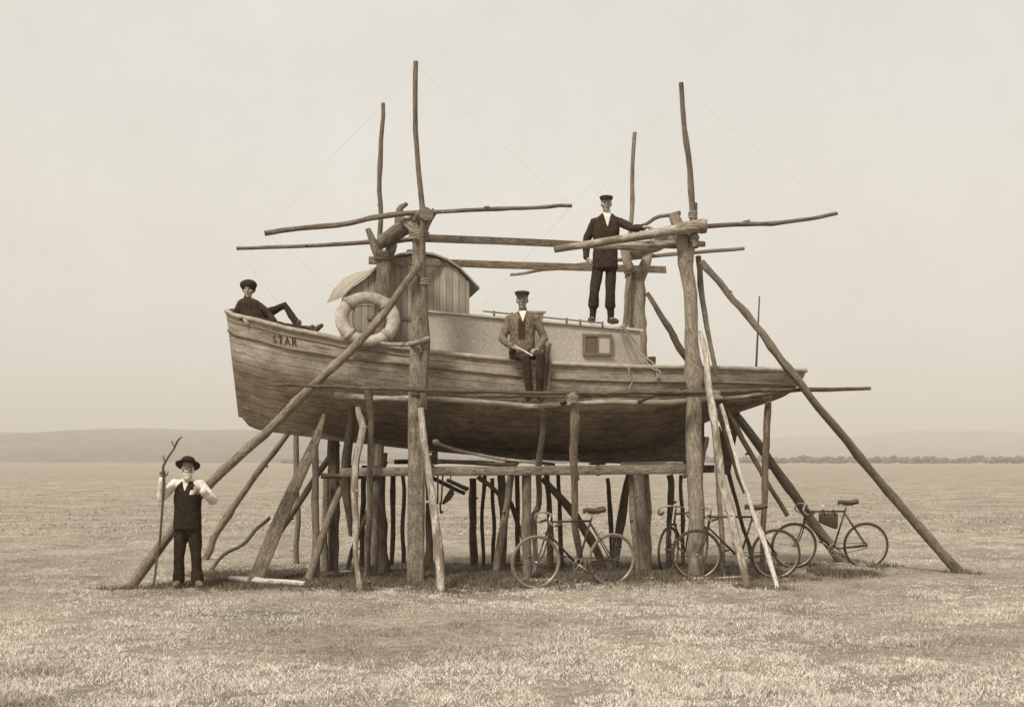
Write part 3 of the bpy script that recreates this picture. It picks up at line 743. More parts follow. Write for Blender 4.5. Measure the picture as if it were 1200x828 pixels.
prop('very thin dark far prop left of the big squared post', [(472, 556, 19.6), (472, 620, 19.6), (473, 664, 19.6)], 5, 6, 'dark')
prop('dark prop tucked right behind the big squared post', [(501, 550, 18.6), (503, 610, 18.6), (503, 668, 18.6)], 9, 10, 'dark')
prop('pale bleached prop in front, just right of the big squared post', [(493, 478, 16.2), (497, 520, 16.1), (503, 560, 16.0), (509, 600, 15.9), (514, 650, 15.7), (517, 694, GY(694))], [8, 9, 10, 10, 11, 11], 0, 'pale')
prop('lone dark prop standing in the gap left of the first bicycle', [(554, 560, 19.4), (554, 610, 19.4), (555, 663, 19.4)], 9, 10, 'dark')
prop('thin dark prop just right of the lone dark prop', [(577, 560, 19.6), (578, 610, 19.6), (578, 660, 19.6)], 5, 5, 'dark')
prop('dark prop partly behind the slightly leaning pale prop', [(587, 556, 18.4), (590, 610, 18.4), (588, 669, 18.4)], 10, 10, 'dark')
prop('pale leaning prop just left of the first bicycle\'s front wheel', [(599, 556, 17.5), (593, 600, 17.5), (587, 640, 17.5), (582, 676, 17.5)], [9, 9, 10, 10], 0, 'pole')
prop('straight prop seen through the first bicycle\'s front wheel', [(617, 556, 17.0), (617, 620, 17.0), (618, 681, 17.0)], [12, 12, 10], 0, 'pole')
prop('crooked walkway prop below the seated man', [(636, 480, 16.6), (633, 530, 16.9), (630, 590, 17.4), (627, 610, 17.4), (628, 660, 17.6)], [7, 8, 8, 7, 6], 0, 'pole')
prop('dark upright prop behind the first bicycle\'s handlebar', [(641, 545, 18.2), (644, 600, 18.2), (646, 672, 18.1)], [7, 7, 9], 0, 'dark')
prop('crooked front prop notched at its top, holding the walkway rail amidships', [(671, 460, 16.35), (673, 500, 16.5), (672, 540, 16.7), (674, 600, 17.0), (676, 630, 17.2), (682, 673, 17.6)], [8, 11, 10, 9, 9, 8], 0, 'pole')
prop('dark diagonal prop slanting down behind the first bicycle\'s saddle', [(636, 560, 18.2), (664, 592, 18.3), (692, 632, 18.4), (710, 664, 18.6)], [8, 10, 10, 9], 0, 'dark')
prop('short dark diagonal stay beside the prop in the first bicycle\'s wheel', [(590, 575, 18.9), (603, 600, 18.9), (614, 634, 18.9), (622, 663, 19)], [5, 6, 6, 5], 0, 'dark')
prop('dark leg of the V of props behind the first bicycle\'s rear wheel, leaning left', [(712, 560, 18.8), (715, 600, 18.8), (719, 663, 18.8)], [5, 6, 7], 0, 'dark')
prop('broad leg of the V of props behind the first bicycle\'s rear wheel, leaning right', [(737, 556, 18.5), (728, 610, 18.6), (718, 665, 18.7)], [8, 12, 8], 0, 'dark')
prop('slim prop with a bright edge beside the very thick round prop', [(739, 556, 17.3), (743, 610, 17.3), (747, 677, 17.3)], [7, 8, 7], 0, 'pole')
prop('very thick round prop right of the first bicycle', [(750, 554, 17.8), (752, 610, 17.8), (758, 672, 17.8)], [15, 16, 17], 0, 'post')
prop('gnarled dark prop behind the second bicycle\'s handlebar', [(785, 556, 18.6), (786, 580, 18.6), (784, 610, 18.6), (784, 668, 18.6)], [9, 9, 7, 7], 0, 'dark')
prop('slim dark prop just right of the right trunk post', [(834, 470, 17.2), (838, 520, 17.2), (842, 580, 17.2), (847, 640, 17.1), (849, 680, 17.0)], [6, 7, 6, 6, 6], 0, 'pole')
prop('thin long leaning pole from the top of the right trunk post to the gunwale', [(818, 300, 17.35), (824, 350, 17.3), (832, 400, 17.25), (838, 440, 17.2)], [7, 7, 6, 6], 0, 'pole', None)
prop('long pale leaning prop crossing in front of the stern, foot beside the fourth wheel', [(820, 388, 16.9), (829, 430, 16.7), (838, 500, 16.3), (846, 560, 16.2), (860, 620, 16.0), (877, 689, GY(689))], [5, 8, 10, 10, 11, 10], 0, 'pale')
prop('bleached thin leaning prop with its foot in front of the third bicycle\'s rear wheel', [(845, 474, 16.9), (858, 520, 16.6), (872, 568, 16.3), (887, 612, 16.1), (902, 655, 15.9), (913, 691, GY(691))], [5, 5, 5, 6, 6, 6], 0, 'white')
prop('short dark pole slanting from the counter, its end free above the ground', [(848, 476, 18.0), (870, 515, 18.0), (896, 560, 18.0), (923, 604, 18.0)], [6, 7, 6, 6], 0, 'dark', None)
prop('upright slim prop under the stern overhang passing the third bicycle', [(900, 459, 17.9), (898, 520, 17.6), (896, 570, 17.4), (893, 675, 17.3)], [8, 9, 8, 6], 0, 'dark')
prop('thin twisted stay slanting under the counter beside the rudder', [(840, 478, 17.6), (850, 510, 17.6), (862, 548, 17.6), (872, 578, 17.6)], [6, 6, 5, 3], 0, 'dark', None)
prop('thin dark prop between the left bleached prop and the light brown prop', [(427, 545, 18.6), (425, 600, 18.6), (424, 669, 18.6)], 7, 7, 'dark')
prop('slim dark prop seen just right of the dark double prop', [(461, 548, 18.9), (460, 610, 18.9), (458, 667, 18.9)], 7, 6, 'dark')
prop('dark slanting pole from the keel block down towards the left bleached prop', [(452, 540, 18.3), (434, 590, 18.3), (412, 645, 18.3), (404, 670, 18.3)], 6, 6, 'dark')
prop('thin dark prop left of the leaning prop by the first bicycle', [(568, 556, 18.9), (566, 600, 18.9), (566, 665, 18.9)], 5, 5, 'dark')
prop('dark slim prop just left of the prop seen through the bicycle wheel', [(606, 556, 18.6), (605, 610, 18.6), (607, 668, 18.6)], 6, 6, 'dark')
prop('thin dark prop left of the crooked front prop', [(654, 556, 18.9), (656, 600, 18.9), (660, 664, 18.9)], 5, 6, 'dark')
prop('dark short raking stay under the beam left of the lone dark prop', [(503, 558, 18.5), (522, 567, 18.5), (545, 578, 18.5)], 6, 5, 'dark', None)
prop('dark short raking stay under the beam right of the lone dark prop', [(560, 558, 18.0), (574, 568, 18.0), (592, 588, 18.0)], 6, 5, 'dark', None)
prop('slim upright prop beside the gnarled dark prop', [(798, 556, 18.9), (800, 610, 18.9), (799, 664, 18.9)], 5, 5, 'dark')
prop('thin slanting pole behind the right trunk post', [(842, 500, 18.9), (856, 560, 19.1), (872, 620, 19.3), (884, 662, 19.4)], 5, 5, 'dark')
LT = 'loose timbers lying on the bearers'
pole('loose_timber', 'loose dark timber lying on the bearers right of the round log end', [D(512, 541, -.6), D(560, 542, -.55), D(606, 544, -.5)], 5, 5, 'dark', 'timber', LT)
pole('loose_timber', 'loose timber end tilted on the bearers under the seated man', [D(566, 532, -.4), D(606, 538, -.4), D(650, 544, -.4)], 5, 4, 'dark', 'timber', LT)
pole('loose_timber', 'loose timber on the rear ends of the bearers near the squared post', [D(462, 541, .8), D(520, 540, .8), D(580, 543, .8)], 6, 5, 'dark', 'timber', LT)
pole('loose_timber', 'pale short timber lying under the heel of the keel', [D(728, 544, -.5), D(764, 543, -.5), D(800, 543, -.5)], 7, 6, 'pale', 'timber', LT)
# logs and debris on the ground
def lay(name, label, pts, w, mat, group=None, cat='log'):
    P2 = []
    for (px, py) in pts:
        Yg = GY(py); P2.append((px, py-w*.3, Yg))
    return pole(name, label, P2, w, w*.85, mat, cat, group)
LG = 'logs lying on the grass'
lay('ground_log', 'peeled white log lying at the foot of the broad leaning plank', [(270, 681), (310, 684), (358, 687)], 9, 'white', LG)
lay('ground_log', 'long pale thin log lying behind the third bicycle', [(800, 681), (850, 679), (880, 678)], 6, 'white', LG)
lay('ground_log', 'pale thin log lying behind the first bicycle\'s rear wheel', [(698, 683), (740, 680), (790, 680)], 6, 'pale', LG)
lay('ground_log', 'short white log end lying among the props near the bow', [(399, 674), (413, 673)], 7, 'white', LG)
chips = [(170, 787, 7), (286, 738, 4), (430, 776, 4), (325, 654, 6), (332, 660, 4), (432, 684, 5), (480, 690, 3), (247, 653, 4), (320, 720, 4), (150, 803, 3), (1100, 655, 3), (640, 733, 4), (545, 690, 3)]
cl = ['largest pale chip on the grass at the lower left', 'small pale chip on the grass in front of the old man', 'small pale chip in the foreground below the bleached props', 'pale flake lying behind the broad leaning plank', 'smaller pale flake beside the flake behind the plank', 'pale chip near the foot of the left bleached prop', 'tiny pale chip between the two bleached props', 'tiny pale chip at the foot of the bent stick', 'pale chip on open grass between old man and bleached props', 'small pale chip at the very bottom left of the grass', 'tiny pale chip near the foot of the right brace', 'pale chip on the grass in front of the first bicycle', 'tiny pale chip right of the right bleached prop']
for i, (px, py, w) in enumerate(chips):
    Yg = GY(py); c = P(px, py, Yg); c.z = gz(c.x, c.y)+.03; b = MB(); r = w/2*Yg/F
    blob(b, c, r, i*3, .3); o = b.build('wood_chip', M['white'], None, origin=c, smooth=False); tag(o, cl[i], 'wood chip', 'pale chips lying on the grass')

def bylabel(t): return next(o for o in bpy.data.objects if o.get('label', '').startswith(t))
lash(B_, 449, 300, YL(449, BB), 20, 5, 9, 'darkrope'); lash(D_, 744, 322, YL(744, RR), 22, 5, 9, 'darkrope')
lash(m2, 812, 252, YL(812, FR-.12), 9, 4, 7); lash(m2, 814, 280, YL(814, FR-.16), 9, 4, 7)
lash(m3, 445, 290, YL(445, BB+.1), 7, 4, 6, 'darkrope'); lash(m4, 736, 318, YL(736, RR-.2), 8, 4, 6, 'darkrope')
lash(bylabel('upright walkway prop'), 432, 463, 16.2, 9, 5, 9, 'darkrope'); lash(bylabel('crooked front prop notched'), 671, 467, 16.38, 12, 5, 9)
lash(bylabel('upright slim prop under the stern'), 900, 463, 17.88, 9, 5, 7, 'darkrope'); lash(bylabel('crooked walkway prop below'), 636, 484, 16.62, 8, 4, 6, 'darkrope')
lash(bylabel('long pale leaning prop crossing'), 838, 462, 16.55, 11, 5, 8)
lash(A_, 489, 458, YL(489, FR), 20, 5, 9, 'darkrope')
# hanging tackle under the beam
tk = empty('hanging_tackle', P(522, 556, 17.0), 'small dark block and tackle hanging under the beam beside the right bleached prop', 'tackle')
b = MB(); b.add(*tube_data([P(513, 556, 17), P(513, 590, 17)], [.012]*2, 6)); b.add(*tube_data([P(519, 556, 17), P(517, 590, 17)], [.012]*2, 6)); b.add(*tube_data([P(528, 556, 17), P(529, 574, 17)], [.008]*2, 6)); b.build('rope_fall', M['darkrope'], tk)
b = MB(); b.add(*tube_data([P(530, 572, 17), P(529, 577, 17), P(525, 583, 17), P(519, 590, 17)], [.02, .045, .045, .015], 10)); b.build('pulley_block', M['iron'], tk)
b = MB(); b.add(*tube_data([P(516, 588, 17), P(516, 597, 17), P(518, 601, 17)], [.015, .012, .03], 8)); b.build('hook', M['iron'], tk)
pole('short_pole', 'short dark pole jutting out under the beam beside the hanging tackle', [D(524, 562, -.6), D(548, 573, -.5)], 5, 6, 'dark', 'pole', None)

# ropes
def rope(label, pts, r, mat='rope', cat='rope', name='rope', group=None, n=8):
    c = catmull([Vector(p) for p in pts], n); b = MB(); b.add(*tube_data(c, [r]*len(c), 6))
    o = b.build(name, M[mat], None, origin=c[-1]); tag(o, label, cat, group); return o
RG = 'ropes trailing off the cabin'
rope('rope falling from the cabin roof to the gunwale, rightmost of three', [PB(730, 381, -.76), PB(745, 402, -.80), PB(752, 415, -.9), PB(768, 428, -1.06), PB(770, 440, -1.12), PB(772, 452, -1.1)], .011, group=RG)
rope('rope falling from the cabin roof to the gunwale, middle of three', [PB(728, 381, -.76), PB(738, 397, -.80), PB(752, 424, -1.0), PB(765, 432, -1.10), PB(774, 436, -1.16), PB(766, 447, -1.14)], .011, group=RG)
rope('slack rope looping down from the cabin corner to the gunwale, leftmost of three', [PB(727, 381, -.76), PB(731, 400, -.78), PB(742, 412, -.85), PB(758, 425, -1.0), PB(768, 431, -1.08)], .010, group=RG)
rope('knotted rope hanging over the gunwale right of the cabin window', [PB(741, 428, -1.0), PB(737, 432, -1.14), PB(738, 440, -1.14), PB(741, 447, -1.14), PB(737, 455, -1.13), PB(738, 459, -1.12)], .011, group=RG)
wr_ = [((973, 252, YL(973, FR)), (846, 430, YL(846, -.95)), 'wire from the end of the front right yard down to the stern'),
       ((668, 242, YL(668, FR-.1)), (560, 366, YL(560, -.6)), 'wire from the right end of the front left yard down to the cabin roof'),
       ((312, 272, YL(312, FR)), (398, 345, YL(398, -.4)), 'wire from the left end of the front left yard down to the wheelhouse roof'),
       ((279, 291, YL(279, BB+.2)), (350, 388, YL(350, .4)), 'wire from the lower left yard end down to the bow'),
       ((487, 76, YL(487, FR-.16)), (312, 272, YL(312, FR)), 'wire from the tallest pole top to the left end of its yard'),
       ((487, 76, YL(487, FR-.16)), (668, 242, YL(668, FR-.1)), 'wire from the tallest pole top to the right end of its yard'),
       ((798, 101, YL(798, FR-.1)), (652, 291, YL(652, FR-.12)), 'wire from the right tall pole top down to the thick log\'s thin end'),
       ((798, 101, YL(798, FR-.1)), (979, 250, YL(979, FR)), 'wire from the right tall pole top to the end of its yard'),
       ((744, 158, YL(744, RR-.2)), (600, 321, YL(600, RR+.1)), 'wire from the shortest upright down to the yard behind the standing man'),
       ((449, 124, YL(449, BB+.1)), (279, 290, YL(279, BB+.2)), 'wire from the shorter left pole top to its own yard end')]
for a, b_, lb in wr_: rope(lb, [P(*a), P(*b_)], .0007, 'wire', 'wire', 'stay_wire', 'thin stay wires between poles and yards', n=6)
# fenders beside the seated man
FD = 'weathered sticks standing against the hull beside the seated man'
pole('fender_stick', 'weathered stick against the hull nearest the seated man\'s knee', [D(638, 404, -1.17), D(639, 425, -1.17), D(638, 452, -1.15)], 5, 4, 'pole', 'stick', FD)
pole('fender_stick', 'weathered pale stick against the hull, outer of the two by the seated man', [D(645, 402, -1.17), D(644, 425, -1.17), D(642, 456, -1.15)], 4, 5, 'pale', 'stick', FD)

# ================================================================== BICYCLES
def torus(R, r, n=48, k=8, c=Vector((0, 0, 0))):
    V, Fc = [], []
    for i in range(n):
        a = 2*math.pi*i/n
        for j in range(k):
            t = 2*math.pi*j/k; V.append(Vector((c.x+(R+r*math.cos(t))*math.cos(a), c.y+r*math.sin(t), c.z+(R+r*math.cos(t))*math.sin(a))))
    for i in range(n):
        for j in range(k): Fc.append((i*k+j, i*k+(j+1) % k, ((i+1) % n)*k+(j+1) % k, ((i+1) % n)*k+j))
    return V, Fc
def lmesh(name, b, mat, parent, loc=(0, 0, 0), smooth=True):
    """mesh given in its parent's local space"""
    me = bpy.data.meshes.new(name); me.from_pydata([tuple(v) for v in b.v], [], b.f); me.materials.append(mat)
    if smooth: me.polygons.foreach_set('use_smooth', [True]*len(me.polygons))
    o = bpy.data.objects.new(name, me); COL.objects.link(o); o.parent = parent; o.location = loc; fixn(o); return o
def tb(b, pts, r, r1=None, k=8, cm=0):
    pts = [Vector(p) for p in pts]; c = catmull(pts, cm) if cm else pts
    r1 = r if r1 is None else r1; b.add(*tube_data(c, [lerp(r, r1, i/(len(c)-1)) for i in range(len(c))], k))
WR = .345
def make_bike(tyre='tyre', bag=False, bars='drop'):
    """front wheel at -x; origin on the ground under the bottom bracket"""
    root = empty('bicycle', (0, 0, 0))
    fx, rx = -.60, .50
    for wx in (rx, fx):
        b = MB(); b.add(*torus(WR-.030, .011, 48, 6)); wheel = lmesh('wheel', b, M['nickel'], root, (wx, 0, WR))
        b = MB(); b.add(*torus(WR-.014, .019, 56, 8)); lmesh('tyre', b, M[tyre], wheel)
        b = MB()
        for i in range(28):
            a = 2*math.pi*i/28; a2 = a+(.5 if i % 2 else -.5); s_ = .03 if i % 4 < 2 else -.03
            tb(b, [(math.cos(a2)*.018, s_, math.sin(a2)*.018), (math.cos(a)*(WR-.035), 0, math.sin(a)*(WR-.035))], .0012, k=4)
        lmesh('spokes', b, M['nickel'], wheel)
        b = MB(); tb(b, [(0, -.05, 0), (0, .05, 0)], .018, k=10); lmesh('hub', b, M['nickel'], wheel)
    ht, hb_, st, bb = Vector((-.42, 0, .86)), Vector((-.445, 0, .72)), Vector((.16, 0, .86)), Vector((0, 0, .29))
    b = MB(); tb(b, [ht+(ht-hb_)*.15, hb_], .018); tb(b, [ht, st], .0145); tb(b, [hb_, bb], .016); tb(b, [st+Vector((.02, 0, .03)), bb], .0145)
    for s_ in (-.055, .055):
        tb(b, [bb+Vector((.02, s_*.5, 0)), (rx, s_, WR)], .010); tb(b, [st+Vector((0, s_*.3, -.02)), (rx, s_, WR)], .008)
    lmesh('frame', b, M['bike'], root)
    b = MB()
    for s_ in (-.052, .052): tb(b, [(-.448, s_*.6, .70), (-.475, s_, .60), (-.52, s_, .46), (fx, s_, WR)], .013, .008, cm=4)
    tb(b, [(-.448, -.04, .71), (-.448, .04, .71)], .016); lmesh('fork', b, M['bike'], root)
    b = MB(); tb(b, [(-.415, 0, .88), (-.40, 0, .96), (-.46, 0, .975)], .011)
    if bars == 'drop': pts = [(-.36, -.22, .86), (-.46, -.23, .83), (-.53, -.22, .89), (-.50, -.18, .96), (-.46, -.06, .975), (-.46, .06, .975), (-.50, .18, .96), (-.53, .22, .89), (-.46, .23, .83), (-.36, .22, .86)]
    else: pts = [(-.20, -.27, .95), (-.33, -.28, .97), (-.45, -.20, .99), (-.46, -.06, .975), (-.46, .06, .975), (-.45, .20, .99), (-.33, .28, .97), (-.20, .27, .95)]
    tb(b, pts, .0115, cm=5); hbr = lmesh('handlebar', b, M['nickel'], root)
    for s_ in (0, -1):
        q = MB(); e = [Vector(pts[s_]), Vector(pts[1 if s_ == 0 else -2])]; tb(q, [e[0], e[0].lerp(e[1], .9)], .018); lmesh('grip', q, M['leather'], hbr)
    # saddle
    b = MB(); V = []
    prof = [(-.13, .018, .0), (-.08, .022, .006), (0, .035, .0), (.07, .07, .0), (.12, .095, .012), (.16, .09, .02), (.175, .05, .01)]
    rings = []
    for (x, w, z) in prof:
        rings.append([Vector((.19+x, w*math.cos(a), 1.0+z+(.028 if math.sin(a) > 0 else .045)*math.sin(a))) for a in [2*math.pi*q/12 for q in range(12)]])
    V = [v for r_ in rings for v in r_]; Fc = [(i*12+k_, i*12+(k_+1) % 12, (i+1)*12+(k_+1) % 12, (i+1)*12+k_) for i in range(len(rings)-1) for k_ in range(12)]
    Fc += [tuple(range(12)), tuple(range((len(rings)-1)*12, len(rings)*12))]
    b.add(V, Fc); sd = lmesh('saddle', b, M['leather'], root)
    b = MB(); tb(b, [(.18, 0, .88), (.20, 0, .96)], .0125); tb(b, [(.08, -.02, .975), (.2, -.03, .945), (.33, -.04, .975)], .005, cm=4); tb(b, [(.08, .02, .975), (.2, .03, .945), (.33, .04, .975)], .005, cm=4)
    lmesh('seat_post', b, M['nickel'], sd)
    # crankset
    b = MB(); b.add(*torus(.09, .006, 30, 5, Vector((0, -.055, .29)))); 
    for i in range(5):
        a = 2*math.pi*i/5; tb(b, [(0, -.055, .29), (math.cos(a)*.09, -.055, .29+math.sin(a)*.09)], .005, k=5)
    a = -.6
    for s_, sg in ((-.07, 1), (.07, -1)): tb(b, [(0, s_, .29), (sg*.165*math.cos(a), s_, .29+sg*.165*math.sin(a))], .010)
    tb(b, [(0, -.07, .29), (0, .07, .29)], .018); cs = lmesh('crankset', b, M['nickel'], root)
    for s_, sg in ((-.07, 1), (.07, -1)):
        q = MB(); c = Vector((sg*.165*math.cos(a), s_*1.75, .29+sg*.165*math.sin(a)))
        for dx in (-.035, .035): tb(q, [c+Vector((dx, -.045, 0)), c+Vector((dx, .045, 0))], .011)
        tb(q, [c+Vector((-.035, -.045, 0)), c+Vector((.035, -.045, 0))], .006); tb(q, [c+Vector((-.035, .045, 0)), c+Vector((.035, .045, 0))], .006)
        lmesh('pedal', q, M['bike'], cs)
    b = MB(); tb(b, [(0, -.055, .38), (rx, -.05, WR+.035)], .005); tb(b, [(0, -.055, .20), (rx, -.05, WR-.035)], .005); lmesh('chain', b, M['bike'], root)
    return root
def children_of(o): return [c for c in bpy.data.objects if c.parent == o]
def copy_tree(o, parent=None):
    c = o.copy(); COL.objects.link(c); c.parent = parent
    for ch in children_of(o): copy_tree(ch, c)
    return c
BG = 'bicycles leaning among the props'
proto = make_bike()
def place(root, fpx, Yf, ang, roll, label):
    """front wheel hub over pixel column fpx at depth Yf; ang = heading turn, roll = lean"""
    c, s_ = math.cos(ang), math.sin(ang)
    X = (fpx-600)/F*Yf; root.location = (X+.60*c, Yf+.60*s_, gz(X, Yf)-.015)
    root.rotation_euler = (roll, 0, ang); tag(root, label, 'bicycle', BG)
bk1 = copy_tree(proto); bk3 = copy_tree(proto); bk2 = copy_tree(proto); bk4 = proto
place(bk1, 627, 15.8, math.radians(24), math.radians(4), 'nearest bicycle with dusty pale tyres leaning below the seated man')
place(bk3, 816, 16.9, math.radians(4), math.radians(3), 'dark bicycle standing across the foot of the right trunk post')
place(bk2, 782, 18.0, math.radians(58), math.radians(3), 'bicycle turned away behind the right trunk post with pale handlebars')
place(bk4, 930, 18.6, math.radians(3), math.radians(3), 'rightmost bicycle, carrying a dark bag in its frame')
for w in children_of(bk1):
    if w.name.startswith('wheel'):
        for t in children_of(w):
            if t.name.startswith('tyre'): t.data = t.data.copy(); t.data.materials[0] = M['tyre_grey']
# dark frame bag on bike 4 (a bag hangs from the top tube: its own thing)
b = MB(); rings = []
for i, x in enumerate([-.22, -.215, -.1, 0, .05, .055]):
    w = .03 if i in (0, 5) else .045; zt = .835; zb = {0: .70, 1: .69, 2: .64, 3: .60, 4: .60, 5: .61}[i]
    rings.append([Vector((x, -w, zt)), Vector((x, w, zt)), Vector((x, w*1.1, (zt+zb)/2)), Vector((x, w, zb)), Vector((x, -w, zb)), Vector((x, -w*1.1, (zt+zb)/2))])
V = [v for r_ in rings for v in r_]; Fc = [(i*6+k_, i*6+(k_+1) % 6, (i+1)*6+(k_+1) % 6, (i+1)*6+k_) for i in range(5) for k_ in range(6)]+[tuple(range(6)), tuple(range(30, 36))]
b.add(V, Fc); bag = lmesh('frame_bag', b, M['leather'], None); bag.location = bk4.location; bag.rotation_euler = bk4.rotation_euler
bv = bag.modifiers.new('b', 'BEVEL'); bv.width = .012; bv.segments = 3
tag(bag, 'dark leather bag slung in the frame of the rightmost bicycle', 'bag')
b = MB(); 
for x in (-.16, .0): b.add(*tube_data([Vector((x, -.05, .80)), Vector((x, -.045, .88)), Vector((x, .045, .88)), Vector((x, .05, .80))], [.008]*4, 6))
lmesh('strap', b, M['bike'], bag)

# ================================================================== PEOPLE
def limb(pts, rads, k=12):
    pts = [Vector(p) for p in pts]; d0 = (pts[0]-pts[1]).normalized(); d1 = (pts[-1]-pts[-2]).normalized()
    P_, R_ = [], []
    for a in (.98, .8, .45): P_.append(pts[0]+d0*rads[0]*a); R_.append(rads[0]*math.sqrt(1-a*a))
    P_ += pts; R_ += list(rads)
    for a in (.45, .8, .98): P_.append(pts[-1]+d1*rads[-1]*a); R_.append(rads[-1]*math.sqrt(1-a*a))
    return tube_data(P_, R_, k)[:2]
def ellips(c, ax, r):
    """ellipsoid: axes ax (3 unit vectors), radii r"""
    bm = bmesh.new(); bmesh.ops.create_icosphere(bm, subdivisions=3, radius=1); c = Vector(c)
    V = [c+ax[0]*v.co.x*r[0]+ax[1]*v.co.y*r[1]+ax[2]*v.co.z*r[2] for v in bm.verts]; Fc = [tuple(v.index for v in f.verts) for f in bm.faces]; bm.free(); return V, Fc
def loft(rings, k=20):
    """rings: (centre, side vector, front vector, half width, half depth)"""
    V, Fc = [], []
    for (c, s_, f_, a, b_) in rings:
        for i in range(k):
            t = 2*math.pi*i/k; cs, sn = math.cos(t), math.sin(t)
            V.append(Vector(c)+s_*a*math.copysign(abs(cs)**.85, cs)+f_*b_*math.copysign(abs(sn)**.85, sn))
    for i in range(len(rings)-1):
        for j in range(k): Fc.append((i*k+j, i*k+(j+1) % k, (i+1)*k+(j+1) % k, (i+1)*k+j))
    Fc += [tuple(reversed(range(k))), tuple(range((len(rings)-1)*k, len(rings)*k))]
    return V, Fc
def fuse(name, pieces, mats, parent, voxel=.008, smooth=2, folds=0., fscale=14, assign=None):
    """several overlapping closed pieces fused into ONE continuous surface"""
    bm = bmesh.new()
    for V, Fc in pieces:
        vs = [bm.verts.new(v) for v in V]
        for f in Fc:
            try: bm.faces.new([vs[i] for i in f])
            except ValueError: pass
    # every shell outward
    bmesh.ops.recalc_face_normals(bm, faces=bm.faces)
    me = bpy.data.meshes.new('tmp'); bm.to_mesh(me); bm.free(); o = bpy.data.objects.new('tmp', me); ts = bpy.data.scenes.new('tmp'); ts.collection.objects.link(o)
    r = o.modifiers.new('r', 'REMESH'); r.mode = 'VOXEL'; r.voxel_size = voxel; r.use_smooth_shade = True
    if smooth: s_ = o.modifiers.new('s', 'SMOOTH'); s_.factor = .5; s_.iterations = smooth
    ts.view_layers[0].update(); dg = ts.view_layers[0].depsgraph
    m2 = bpy.data.meshes.new_from_object(o.evaluated_get(dg)); bpy.data.objects.remove(o); bpy.data.meshes.remove(me); bpy.data.scenes.remove(ts)
    org = worg(parent)
    if folds:
        nrm = [v.normal.copy() for v in m2.vertices]
        for v, nn in zip(m2.vertices, nrm):
            c = v.co.copy(); q = noise.noise(Vector((c.x*fscale+c.z*3, c.y*fscale*.7, c.z*fscale*.9+c.x*4)))+.45*noise.noise(Vector((c.x*fscale*2.2, c.y*fscale*2, c.z*fscale*1.5-c.x*9)))
            v.co = c+nn*q*folds
    m2.materials.clear()
    for m in mats: m2.materials.append(m)
    if assign: m2.polygons.foreach_set('material_index', [assign(p.center, None) for p in m2.polygons])
    for v in m2.vertices: v.co -= org
    m2.polygons.foreach_set('use_smooth', [True]*len(m2.polygons)); m2.name = name; m2.update()
    o = bpy.data.objects.new(name, m2); COL.objects.link(o); o.parent = parent; return o
def hand(w, d, n, s=1, thumb=1, curl=.5):
    """wrist w, pointing d, palm normal n (out of the palm), thumb side sign"""
    d = d.normalized(); n = (n-d*n.dot(d)).normalized(); sd = d.cross(n).normalized()*thumb
    out = [loft([(w-d*.02*s, sd, n, .026*s, .02*s), (w+d*.03*s, sd, n, .036*s, .019*s), (w+d*.075*s, sd, n, .042*s, .016*s), (w+d*.092*s, sd, n, .038*s, .012*s)], 14)]
    for off, ln, r in ((.031, .070, .0095), (.010, .080, .010), (-.011, .074, .0095), (-.031, .058, .0085)):
        p = w+d*.080*s+sd*off*s; pts = [p]; a = 0
        for q in (.45, .32, .23):
            a += curl; dirv = d*math.cos(a)+n*math.sin(a)+sd*off*2
            p = p+dirv.normalized()*ln*q*s; pts.append(p)
        out.append(limb(pts, [r*s, r*s, r*.92*s, r*.8*s], 8))
    p = w+d*.02*s+sd*.028*s; a_ = (d*.6+sd*.75+n*.25).normalized(); b_ = (d*.85+sd*.3+n*.4).normalized()
    out.append(limb([p, p+a_*.04*s, p+a_*.04*s+b_*.03*s, p+a_*.04*s+b_*.055*s], [.014*s, .012*s, .011*s, .009*s], 8))
    return out
def head_pieces(c, f, s_, u, k=1.):
    E = lambda df, ds, du, r: ellips(c+(f*df+s_*ds+u*du)*k, (s_, f, u), tuple(x*k for x in r))
    return [E(-.008, 0, .025, (.069, .094, .098)), E(.018, 0, -.045, (.050, .066, .066)), E(.058, 0, -.092, (.027, .024, .022)),
            E(.070, 0, .028, (.048, .024, .012)), E(.096, 0, -.020, (.014, .018, .015)), E(.090, 0, .000, (.009, .016, .026)),
            E(.056, .040, -.022, (.022, .026, .024)), E(.056, -.040, -.022, (.022, .026, .024)), E(.078, 0, -.056, (.024, .014, .010)),
            E(-.008, .070, -.010, (.009, .018, .028)), E(-.008, -.070, -.010, (.009, .018, .028))]
def face_assign(c, f, s_, u, k):
    def fn(p, n):
        d = (p-c)/k; a, b_, e = d.dot(f), d.dot(s_), d.dot(u)
        if a > .05:
            if abs(abs(b_)-.031) < .015 and abs(e-.008) < .008: return 1
            if abs(b_) < .025 and abs(e+.056) < .006: return 2
        return 0
    return fn
